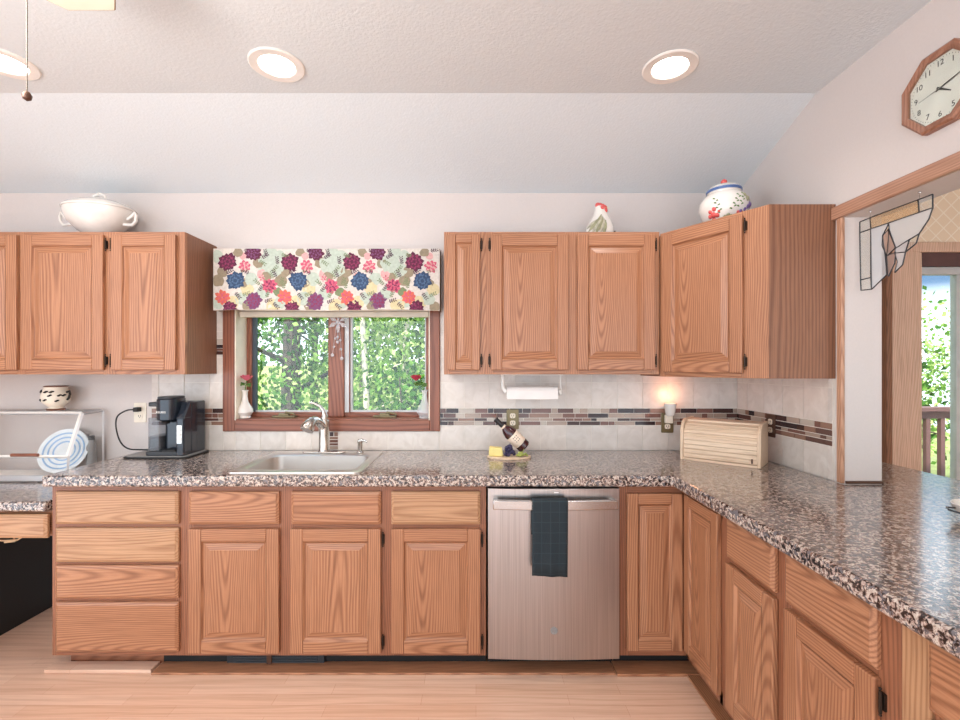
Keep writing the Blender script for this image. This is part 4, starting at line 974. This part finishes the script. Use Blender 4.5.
# bread box
Pa, Pb = Vector((1.080, 2.455)), Vector((1.360, 2.212))
ab = math.atan2(Pb.y-Pa.y, Pb.x-Pa.x); Lw = (Pb-Pa).length
r = thing('bread_box', 'pale maple roll top bread box set diagonally in the counter corner', 'bread box', (Pa.x, Pa.y, 0.9145), ab)
H, Dp = 0.212, 0.20
def prof_b(g): return [(Dp, 0), (Dp, H-g)]+[(p[0], p[1]) for p in arc(0.075+g*0, H-0.07-g, 0.07, 90, 170, 8)]+[(0.004+g, 0.02), (0.004+g, 0)]
for x in (0, Lw-0.016): MB().prism(prof_b(0), x, x+0.016, 'x').build('end_panel', 'bread_v', r, bevel=0.003)
MB().box(0.016, Lw-0.016, 0.075, Dp, H-0.016, H-0.004).build('top_board', 'bread_h', r, bevel=0.002)
MB().box(0.016, Lw-0.016, Dp-0.012, Dp-0.002, 0.012, H-0.016).build('back_panel', 'bread_h', r)
MB().box(0.016, Lw-0.016, 0.006, Dp-0.002, 0.0, 0.012).build('base_board', 'bread_h', r)
rd = MB(); path = [(0.011, 0.014), (0.011+0.002, 0.13)]
ap = arc(0.083, H-0.080, 0.066, 172, 92, 5); nsl = 7
ys = [(0.012, 0.014+k*0.0230) for k in range(6)]+ap
for k in range(len(ys)-1):
    (a, b), (c, d) = ys[k], ys[k+1]; dx, dz = c-a, d-b; ll = math.hypot(dx, dz); nx_, nz_ = -dz/ll, dx/ll; e_ = 0.0004/ll
    a2, b2, c2, d2 = a+dx*e_, b+dz*e_, c-dx*e_, d-dz*e_
    rd.prism([(a2, b2), (a2+nx_*0.002+dx*0.08, b2+nz_*0.002+dz*0.08), (c2+nx_*0.002-dx*0.08, d2+nz_*0.002-dz*0.08), (c2, d2), (c2-nx_*0.004, d2-nz_*0.004), (a2-nx_*0.004, b2-nz_*0.004)], 0.017, Lw-0.017, 'x')
rdo = rd.build('roll_door', 'bread_h', r)
MB().box(Lw-0.04, Lw-0.034, -0.001, 0.010, 0.02, 0.042).build('pull', 'brownplate', rdo, bevel=0.001)

# dish at the right edge of the peninsula
r = thing('wire_handled_dish', 'white dish with wire handle on the peninsula at the right edge of the photo', 'dish', (1.615, 1.45, 0.9145))
MB().lathe([(0.05, 0), (0.055, 0.004), (0.085, 0.03), (0.092, 0.05), (0.088, 0.05), (0.078, 0.03), (0.048, 0.008), (0.001, 0.008)], seg=28).build('dish_body', 'porcelain', r, smooth=True)
MB().tube([(-0.078, -0.03, 0.03), (-0.115, -0.025, 0.036), (-0.135, 0.0, 0.042), (-0.115, 0.025, 0.042), (-0.082, 0.032, 0.038)], 0.003, 8).build('wire_handle', 'dark_grey', r, smooth=True)

# ------------------------------------------------------------------ things on top of the wall cabinets
r = thing('soup_tureen', 'white lidded porcelain soup tureen on the left wall cabinets', 'tureen', (-2.09, 2.57, UZ1+0.0005))
MB().lathe([(0.075, 0), (0.078, 0.012), (0.07, 0.02), (0.11, 0.045), (0.155, 0.09), (0.176, 0.135), (0.178, 0.155), (0.172, 0.16), (0.001, 0.16)], seg=36, sy=0.78).build('tureen_body', 'porcelain', r, smooth=True)
MB().lathe([(0.182, 0.157), (0.183, 0.165), (0.165, 0.18), (0.11, 0.203), (0.05, 0.217), (0.02, 0.220), (0.016, 0.226), (0.001, 0.226)], seg=36, sy=0.78).build('lid', 'porcelain', r, smooth=True)
MB().tube([(-0.034, 0, 0.218), (-0.03, 0, 0.238), (0, 0, 0.25), (0.03, 0, 0.238), (0.034, 0, 0.218)], [0.008, 0.009, 0.011, 0.009, 0.008], 10).build('lid_knob', 'porcelain', r, smooth=True)
for s in (-1, 1): MB().tube([(s*0.162, -0.01, 0.105), (s*0.185, -0.01, 0.122), (s*0.205, -0.01, 0.143), (s*0.212, -0.01, 0.125), (s*0.208, -0.01, 0.095), (s*0.19, -0.01, 0.075), (s*0.142, -0.01, 0.078)], 0.0085, 8).build('handle', 'porcelain', r, smooth=True)

r = thing('hen_figurine', 'small ceramic hen figurine with red comb on the right wall cabinets', 'figurine', (px(598, 2.56), 2.56, UZ1+0.0005))
hb = MB(); prf = [(0.001, 0), (0.06, 0.0), (0.078, 0.03), (0.076, 0.06), (0.06, 0.095), (0.042, 0.125), (0.032, 0.15), (0.028, 0.168), (0.018, 0.18), (0.001, 0.184)]
hb.lathe([(a, b) for a, b in prf], seg=24, sy=0.62); 
vs2 = []
for x, y, z in hb.v: vs2.append((x+0.016*math.sin(z*14), y, z))
hb.v = vs2; hb.build('body', 'porcelain', r, smooth=True)
def hen_r(z):
    for (ra, za), (rb, zb) in zip(prf, prf[1:]):
        if za <= z <= zb and zb > za: return ra+(rb-ra)*(z-za)/(zb-za)
    return 0.02
def hen_p(u, z, s_):
    R_ = hen_r(z); return (R_*u+0.016*math.sin(z*14), s_*0.62*R_*math.sqrt(max(0, 1-u*u)), z)
for s_ in (-1, 1):
    for k, (u0, u1, zt_, zb0) in enumerate(((-0.1, -0.93, 0.125, 0.02), (0.0, -0.7, 0.115, 0.008), (0.05, -0.42, 0.108, 0.006), (0.15, -0.12, 0.10, 0.006), (0.25, 0.18, 0.092, 0.006), (-0.5, -0.97, 0.095, 0.05))):
        MB().tube([hen_p(u0+(u1-u0)*t, zt_+(zb0-zt_)*t, s_) for t in (0, .25, .5, .75, 1)], [0.003, 0.008, 0.010, 0.008, 0.003], 8).build('feather', 'olive' if k % 2 == 0 else 'taupe', r, smooth=True)
cmb = MB()
for k in range(4): cmb.ball((-0.012+0.012*k+0.012, 0, 0.184-0.0025*k*k*0.6), 0.016, seg=8, rings=6, sy=0.6)
cmb.ball((0.02, -0.014, 0.168), 0.012, seg=8, rings=6)
cmb.ball((0.04, -0.006, 0.155), 0.012, seg=8, rings=6, sz=1.4); cmb.build('comb', 'red', r, smooth=True)
MB().lathe([(0.007, 0), (0.001, 0.02)], seg=8, T=Matrix.Translation((0.036, -0.004, 0.168)) @ Matrix.Rotation(PI/2, 4, 'Y')).build('beak', 'yellow', r, smooth=True)
ey = MB()
for s in (-1, 1): ey.ball((0.026, s*0.0175, 0.172), 0.0035, seg=8, rings=6)
ey.build('eye', 'black', r)
tl = MB()
for k in range(3): tl.tube([(0.068, 0.006*(k-1), 0.02), (0.085+0.006*k, 0.006*(k-1), 0.028+0.007*k), (0.090+0.005*k, 0.006*(k-1), 0.010+0.012*k)], [0.007, 0.006, 0.002], 7)
tl.build('feather_tip', 'black', r, smooth=True)

r = thing('ginger_jar', 'white lidded jar painted with flowers and a blue band on the corner wall cabinet', 'jar', (1.237, 2.31, UZ1-0.0105))
jp = [(0.07, 0), (0.074, 0.004), (0.098, 0.04), (0.114, 0.08), (0.112, 0.115), (0.095, 0.145), (0.075, 0.16), (0.074, 0.168), (0.001, 0.168)]
MB().lathe(jp, seg=36).build('jar_body', 'porcelain', r, smooth=True)
MB().lathe([(0.078, 0.166), (0.080, 0.182), (0.066, 0.196), (0.035, 0.208), (0.014, 0.212), (0.001, 0.213)], seg=30).build('lid', 'porcelain', r, smooth=True)
MB().lathe([(0.0795, 0.168), (0.0815, 0.176), (0.0795, 0.183)], seg=30).build('lid_band', 'blue', r, smooth=True)
MB().ball((0, 0, 0.223), 0.015, seg=14, rings=10).build('lid_knob', 'red', r, smooth=True)
pf = MB()
def jr(z):
    for (ra, za), (rb, zb) in zip(jp, jp[1:]):
        if za <= z <= zb and zb > za: return ra+(rb-ra)*(z-za)/(zb-za)
    return 0.1
def dab(a, z, rad, m, sz=1.0):
    R = jr(z); R -= rad*0.55; pf.ball((R*math.cos(a), R*math.sin(a), z), rad, m, 8, 6, sz=sz)
f0 = -PI/2-0.45
for da2, z, rad, m in ((-0.62, 0.045, 0.017, 0), (-0.45, 0.04, 0.013, 0), (-0.55, 0.068, 0.013, 0), (-0.75, 0.06, 0.012, 0), (0.95, 0.11, 0.017, 1), (1.15, 0.085, 0.018, 2), (1.0, 0.075, 0.014, 2), (0.62, 0.05, 0.010, 2), (0.5, 0.045, 0.009, 0), (0.72, 0.045, 0.009, 0), (0.05, 0.035, 0.010, 1), (-0.66, 0.025, 0.013, 0), (-0.35, 0.055, 0.008, 0), (-0.82, 0.04, 0.012, 0), (0.2, 0.03, 0.009, 3), (-0.1, 0.03, 0.008, 1), (0.35, 0.028, 0.008, 0), (0.85, 0.06, 0.011, 2), (0.85, 0.125, 0.013, 1)): dab(f0+da2+0.1, z, rad, m)
for base, zs in ((-0.2, 0.05), (0.3, 0.06), (0.6, 0.07)):
    for k in range(7):
        s = 1 if k % 2 else -1
        dab(f0+base+0.05*k*(1 if base > 0 else -0.6)+s*0.07, zs+0.011*k, 0.0062, 3, 0.7); dab(f0+base+0.05*k*(1 if base > 0 else -0.6)+s*0.025, zs+0.011*k-0.003, 0.0040, 3, 0.7)
pf.build('painted_flower', ['red', 'olive', 'violet', 'leaf'], r, smooth=True)

# ------------------------------------------------------------------ clock
r = thing('wall_clock', 'octagonal wooden wall clock on the right wall', 'clock', (XW, 1.528, 2.322))
def octo(R): return [(R*math.cos(math.radians(22.5+45*k)), R*math.sin(math.radians(22.5+45*k))) for k in range(8)]
fm = MB(); Ro, Ri = 0.140, 0.113; o_, i_ = octo(Ro), octo(Ri); om = octo(Ro-0.008)
lps = [[(0, *p) for p in o_], [(-0.020, *p) for p in o_], [(-0.026, *p) for p in om], [(-0.022, *p) for p in i_], [(-0.010, *p) for p in i_]]
vs = [p for l_ in lps for p in l_]; fs = [(i*8+k, i*8+(k+1) % 8, (i+1)*8+(k+1) % 8, (i+1)*8+k) for i in range(4) for k in range(8)]
fm.add(vs, fs); fm.build('clock_frame', 'clockwood', r)
MB().prism(octo(Ri+0.002), -0.011, -0.001, 'x').build('clock_face', 'white', r)
TCk = Matrix.Rotation(-PI/2, 4, 'Z') @ Matrix.Rotation(PI/2, 4, 'X')
nm = MB()
for k in range(1, 13):
    a = math.radians(90-30*k); rad = 0.084
    # viewer faces +X: his right is -Y
    text_into(nm, str(k), 0.026, Matrix.Translation((-0.0113, -rad*math.cos(a), rad*math.sin(a))) @ TCk)
for k in range(60):
    a = math.radians(6*k); nm.box(-0.0118, -0.0112, -0.0006, 0.0006, 0.098, 0.101, T=Matrix.Rotation(a, 4, 'X'))
nm.build('numeral', 'slot', r)
def hand(deg, L_, wd, x):
    mb = MB(); mb.prism([(-wd, -0.012), (wd, -0.012), (wd*0.4, L_), (-wd*0.4, L_)], x-0.0008, x, 'x', T=Matrix.Rotation(math.radians(deg), 4, 'X')); return mb
hand(126, 0.045, 0.004, -0.0125).build('hour_hand', 'slot', r); hand(78, 0.075, 0.003, -0.0140).build('minute_hand', 'slot', r); hand(262, 0.07, 0.0012, -0.0155).build('second_hand', 'grey', r)
MB().prism(octo(Ri+0.001), -0.019, -0.0178, 'x').build('clock_glass', 'glass', r)

# ------------------------------------------------------------------ stained glass hung in the pass-through
XG = 1.58
def sg(cx, cy):
    qx, qy = 820+cx/5.143, 150+cy/5.143; Y = XG*F/(qx-VX); return (Y, CZ-(qy-VY)*Y/F)
TL, TR, BL = (205, 370), (580, 228), (211, 722)
r = thing('stained_glass_panel', 'corner stained glass panel with clear flower hung in the pass through', 'stained glass', (XG, 0, 0))
outl = [TL, TR, (580, 297), (545, 380), (510, 430), (380, 520), (345, 640), (268, 716), BL]
pieces = [([TL, (258, 348), (262, 406), (205, 425)], 'bevelglass'), ([(258, 348), (505, 256), (510, 322), (262, 406)], 'amber'), ([(505, 256), TR, (580, 297), (510, 322)], 'bevelglass'),
          ([(205, 425), (262, 406), (262, 656), (209, 668)], 'bevelglass'), ([(209, 668), (262, 656), (266, 716), BL], 'bevelglass'),
          ([(262, 406), (355, 375), (322, 440), (335, 530), (345, 640), (266, 716)], 'frost'), ([(355, 375), (580, 297), (560, 355), (510, 430), (390, 505), (360, 430)], 'frost'),
          ([(355, 405), (325, 440), (320, 490), (345, 545), (352, 470)], 'pinkglass'), ([(355, 405), (352, 470), (345, 545), (390, 500)], 'pinkglass'), ([(460, 460), (390, 505), (385, 530), (440, 525)], 'frost'),
          ([(510, 430), (460, 460), (440, 525), (495, 480)], 'bevelglass'), ([(440, 525), (385, 530), (400, 575), (385, 630), (425, 590)], 'frost'), ([(345, 545), (390, 525), (385, 580), (352, 650)], 'pinkglass')]
ld_ = MB()
for pts, mt in pieces:
    MB().prism([sg(*p) for p in pts], -0.0015, 0.0015, 'x').build('glass_piece', mt, r)
    q = [sg(*p) for p in pts]
    for k in range(len(q)): ld_.tube([(0, *q[k]), (0, *q[(k+1) % len(q)])], 0.0024, 6)
ld_.build('lead_came', 'dark_grey', r)
for cx, cy in ((258, 348), (512, 250)):
    y, z = sg(cx, cy); hc = MB(); hc.tube([(0, y, z), (0, y, 2.0298)], 0.0012, 5); hc.ball((0, y, 2.025), 0.005, seg=8, rings=6); hc.build('hanging_hook', 'nickel', r)

# ------------------------------------------------------------------ sliding door in the dining room
dm_ = MB()
dm_.box(2.44, 2.62, WB-0.005, WB+0.02, 0.0, 2.12, 0); dm_.box(2.44, 4.1, WB-0.006, WB+0.02, 2.08, 2.14, 1)
dm_.box(2.405, 2.44, WB-0.02, WB+0.02, 0.0, 2.08, 2)
door = struct(dm_.build('door_1', ['tanwood', 'tanwood', 'brown_v'], bevel=0.004))
fr = MB(); fr.box(2.62, 2.64, WB+0.01, WB+0.09, 0, 2.08, 0); fr.box(2.64, 4.0, WB+0.01, WB+0.09, 2.0, 2.08, 1); fr.box(2.64, 4.0, WB+0.01, WB+0.09, 0, 0.04, 0); fr.box(2.875, 2.905, WB+0.04, WB+0.08, 0.04, 2.0, 2)
fr.box(2.64, 4.0, WB+0.03, WB+0.07, 1.955, 2.0, 2)
fr.build('door_frame', ['tanwood', 'deckwood', 'screen'], door, bevel=0.003)
MB().box(2.64, 4.0, WB+0.055, WB+0.060, 0.04, 1.96).build('pane', 'glass', door)

# ------------------------------------------------------------------ outside
struct(MB().prism([(2.87, -0.25), (7, -0.6), (16, -1.6), (26, 1.5), (26, -3), (2.87, -3)], -16, 18, 'x').build('ground', 'soil'))
dk = thing('deck', 'red brown wooden deck outside the sliding door', 'deck', (2.2, 2.87, 0))
for k in range(12): MB().box(0, 4.5, 0.01+k*0.14, 0.145+k*0.14, -0.06, -0.02).build('deck_board', 'deckwood', dk)
rl = thing('deck_railing', 'red brown deck railing beyond the sliding door', 'railing', (2.3, 4.45, -0.02))
MB().box(0, 4.2, -0.07, 0.07, 1.0, 1.04).build('rail', 'deckwood', rl, bevel=0.004)
MB().box(0, 4.2, -0.02, 0.02, 0.93, 1.0).build('rail', 'deckwood', rl); MB().box(0, 4.2, -0.02, 0.02, 0.08, 0.15).build('rail', 'deckwood', rl)
for k in range(30): MB().box(0.05+k*0.14, 0.09+k*0.14, -0.02, 0.02, 0.15, 0.93).build('baluster', 'deckwood', rl)
def tree(name, label, x, y, z0, h, tr, crown, lmat, seed, bark='bark', n=2200, ls=0.075, branches=7, lean=0.0, group=None):
    rn = random.Random(seed); r = thing(name, label, 'tree', (x, y, z0), 0, group)
    mb = MB(); pts = []; rad = []
    for k in range(8):
        q = k/7; pts.append((lean*q*q+0.05*math.sin(3*q+seed), 0.05*math.cos(4*q+seed), h*q)); rad.append(tr*(1-0.75*q))
    mb.tube(pts, rad, 9)
    cl = []
    for k in range(branches):
        q = 0.25+0.7*k/branches; i = min(int(q*7), 6); p = Vector(pts[i]).lerp(Vector(pts[i+1]), q*7-i); a = rn.uniform(0, 2*PI); L_ = crown*rn.uniform(0.6, 1.0)*(1.1-0.4*q)
        e1 = p+Vector((math.cos(a)*L_*0.5, math.sin(a)*L_*0.5, L_*0.22)); e2 = p+Vector((math.cos(a+0.3)*L_, math.sin(a+0.3)*L_, L_*0.35))
        mb.tube([p, e1, e2], [tr*0.34*(1.1-q), tr*0.2*(1.1-q), tr*0.07], 6); cl += [e1, e2, (e1+e2)/2, p.lerp(e1, 0.6)]
    for q in (0.8, 1.0): cl.append(Vector(pts[int(7*q)]))
    mb.build('trunk', bark, r, smooth=True)
    vs = []; fs = []
    for k in range(n):
        c = rn.choice(cl); s_ = crown*0.30
        p = c+Vector((rn.gauss(0, s_), rn.gauss(0, s_), rn.gauss(0, s_*0.8)))
        d = Vector((rn.gauss(0, 1), rn.gauss(0, 1), rn.gauss(0, 0.6))).normalized(); u = d.orthogonal().normalized(); u = Matrix.Rotation(rn.uniform(0, 6.3), 3, d) @ u
        l_ = ls*rn.uniform(0.6, 1.3); nn = d.cross(u)*l_*0.32
        b = len(vs); vs += [tuple(p), tuple(p+u*l_*0.5+nn), tuple(p+u*l_), tuple(p+u*l_*0.5-nn)]; fs.append((b, b+1, b+2, b+3))
    lf_ = MB(); lf_.v = vs; lf_.f = fs; lf_.mi = [0]*len(fs); lf_.build('foliage', lmat, r)
tree('broadleaf_tree', 'large grey trunked tree outside the left window sash', px(290, 6.4), 6.4, -0.6, 6.5, 0.16, 1.5, 'leaves_mid', 21, n=6500, branches=11, lean=0.35)
tree('birch_tree', 'slender pale trunked tree outside the right window sash', px(372, 5.8), 5.8, -0.55, 5.5, 0.05, 1.0, 'leaves_light', 22, bark='palebark', n=2600, branches=9, lean=-0.35)
tree('birch_tree', 'second slender pale tree near the right edge of the window', px(408, 7.5), 7.5, -0.7, 6, 0.07, 1.2, 'leaves_light', 23, bark='palebark', n=3200, branches=9)
tree('broadleaf_tree', 'dark leaved tree spreading in the upper right of the window', px(440, 6.2), 6.2, -0.6, 5.2, 0.08, 1.1, 'leaves_dark', 24, n=5000, branches=8)
tree('broadleaf_tree', 'leafy tree outside the sliding door behind the deck railing', px(985, 8.0), 8.0, -0.9, 3.3, 0.08, 1.3, 'leaves_light', 25, n=2600, branches=8)
tree('sapling', 'young sapling with dense leaves low in the left window sash', px(238, 5.2), 5.2, -0.5, 1.75, 0.03, 0.7, 'leaves_mid', 61, n=1500, branches=9)
tree('sapling', 'young pale green sapling behind the middle of the window', px(330, 6.0), 6.0, -0.55, 2.0, 0.03, 0.8, 'leaves_light', 62, n=1500, branches=9)
tree('sapling', 'young dark green sapling low in the right window sash', px(400, 5.0), 5.0, -0.5, 1.8, 0.03, 0.7, 'leaves_mid', 63, n=1500, branches=9)
gi = 0
for (x, y, h, cr, lm) in ((-7.5, 11, 8, 2.2, 'leaves_mid'), (-5.6, 9.5, 7, 1.9, 'leaves_light'), (-4.2, 12, 9, 2.4, 'leaves_mid'), (-2.6, 10.5, 7, 2.0, 'leaves_light'), (-1.0, 12.5, 9, 2.4, 'leaves_mid'),
                       (0.6, 11, 8, 2.1, 'leaves_light'), (6.2, 12, 3.6, 1.8, 'leaves_light'), (8.6, 11, 3.4, 1.8, 'leaves_mid'), (10.8, 13, 3.8, 1.9, 'leaves_light')):
    gi += 1
    tree('woodland_tree', 'bright green tree in the woodland far behind the house', x, y, -1.3, h, 0.12, cr, lm, 40+gi, n=5200, ls=0.14, branches=12, group='woodland trees far behind the house')

# ------------------------------------------------------------------ ceiling lights and fan
lab = ['recessed ceiling light at the left edge beside the fan pull chain', 'recessed ceiling light above the window', 'recessed ceiling light above the right wall cabinets']
def can(x, y):
    r = thing('recessed_light', lab[0], 'ceiling light', (x, y, ZC-0.0005), 0, 'recessed ceiling lights')
    MB().lathe([(0.069, -0.001), (0.074, -0.006), (0.105, -0.007), (0.110, -0.003), (0.110, 0.0)], seg=36).build('trim_ring', 'white', r, smooth=True)
    MB().lathe([(0.001, -0.0045), (0.055, -0.0045), (0.07, -0.0025), (0.07, -0.001), (0.001, -0.001)], seg=32).build('lens', 'lamp_on', r, smooth=True)
    li = bpy.data.lights.new('downlight', 'SPOT'); li.energy = DOWNLIGHT; li.spot_size = math.radians(150); li.spot_blend = 1.0; li.shadow_soft_size = 0.07; li.color = (1, 0.97, 0.93)
    lo = bpy.data.objects.new('downlight', li); C.objects.link(lo); lo.parent = r; lo.location = (0, 0, -0.03)
    return r
cans = [can(-1.923, 1.89)]
for x, y in ((-0.8184, 1.904), (0.803, 1.917)):
    c = copy_tree(cans[0]); c.location.x = x; c.location.y = y; cans.append(c)
for c, l_ in zip(cans, lab): c['label'] = l_
r = thing('ceiling_fan', 'ceiling fan with cream blades and hanging pull chain at the upper left', 'ceiling fan', (-1.073, 0.756, ZC))
MB().lathe([(0.07, 0), (0.07, -0.03), (0.045, -0.05), (0.015, -0.055), (0.015, -0.10), (0.06, -0.11), (0.11, -0.14), (0.12, -0.18), (0.11, -0.22), (0.06, -0.235), (0.06, -0.26), (0.001, -0.26)], seg=28).build('motor_housing', 'fanblade', r, smooth=True)
zb_ = -0.245
for k in range(5):
    a = PI/2+2*PI*k/5; TBk = Matrix.Rotation(a, 4, 'Z')
    bl = MB(); hwid = 0.064; pts = [(0.16, -0.05), (0.50, -hwid-0.028), (0.535, -hwid), (0.535, hwid), (0.50, hwid+0.028), (0.16, 0.05)]
    bl.prism(pts, zb_-0.002, zb_+0.005, 'z', 0, TBk @ Matrix.Rotation(math.radians(0), 4, 'X'))
    ed = pts+[pts[0]]
    b_ = bl.build('blade', 'fanblade', r)
    eg = MB()
    for p, q in zip(ed, ed[1:]): eg.tube([TBk @ Vector((p[0], p[1], zb_+0.0015)), TBk @ Vector((q[0], q[1], zb_+0.0015))], 0.0035, 6)
    eg.build('blade_edge', 'fanedge', b_, smooth=True)
    MB().box(0.09, 0.20, -0.02, 0.02, zb_+0.006, zb_+0.014, T=TBk).build('blade_iron', 'brass', r)
MB().lathe([(0.06, -0.255), (0.245, -0.262), (0.25, -0.275), (0.20, -0.31), (0.12, -0.345), (0.001, -0.36)], seg=28).build('light_globe', emis('fan_globe_glow', (255, 246, 232), 1.5), r, smooth=True)  # bowl out of view, assumed lit
fl_ = bpy.data.lights.new('fan_fill_light', 'POINT'); fl_.energy = FAN_FILL; fl_.shadow_soft_size = 0.12; fl_.color = (1, 0.97, 0.93)  # assumed lamp under the fan, out of view, added to brighten the ceiling
flo = bpy.data.objects.new('fan_fill_light', fl_); C.objects.link(flo); flo.parent = r; flo.location = (0, 0, -0.52)
cx_, cy_ = -0.902+1.073, 0.93-0.756
ch = MB(); zt_, zbm = -0.262, 1.403+276*0.93/463-ZC
ch.tube([(0.05, 0.04, -0.245), (cx_*0.8, cy_*0.8, -0.246), (cx_, cy_, -0.262)], 0.0022, 6)
ch.tube([(cx_, cy_, zt_), (cx_, cy_, zbm)], 0.0012, 6)
nbd = 60
for k in range(nbd): ch.ball((cx_, cy_, zt_+(zbm-zt_)*k/nbd), 0.0018, seg=6, rings=4)
ch_o = ch.build('pull_chain', 'chainmetal', r)
MB().lathe([(0.001, -0.020), (0.007, -0.016), (0.0085, -0.009), (0.005, -0.002), (0.001, 0)], (cx_, cy_, zbm), 12).build('chain_fob', 'brownplate', ch_o, smooth=True)
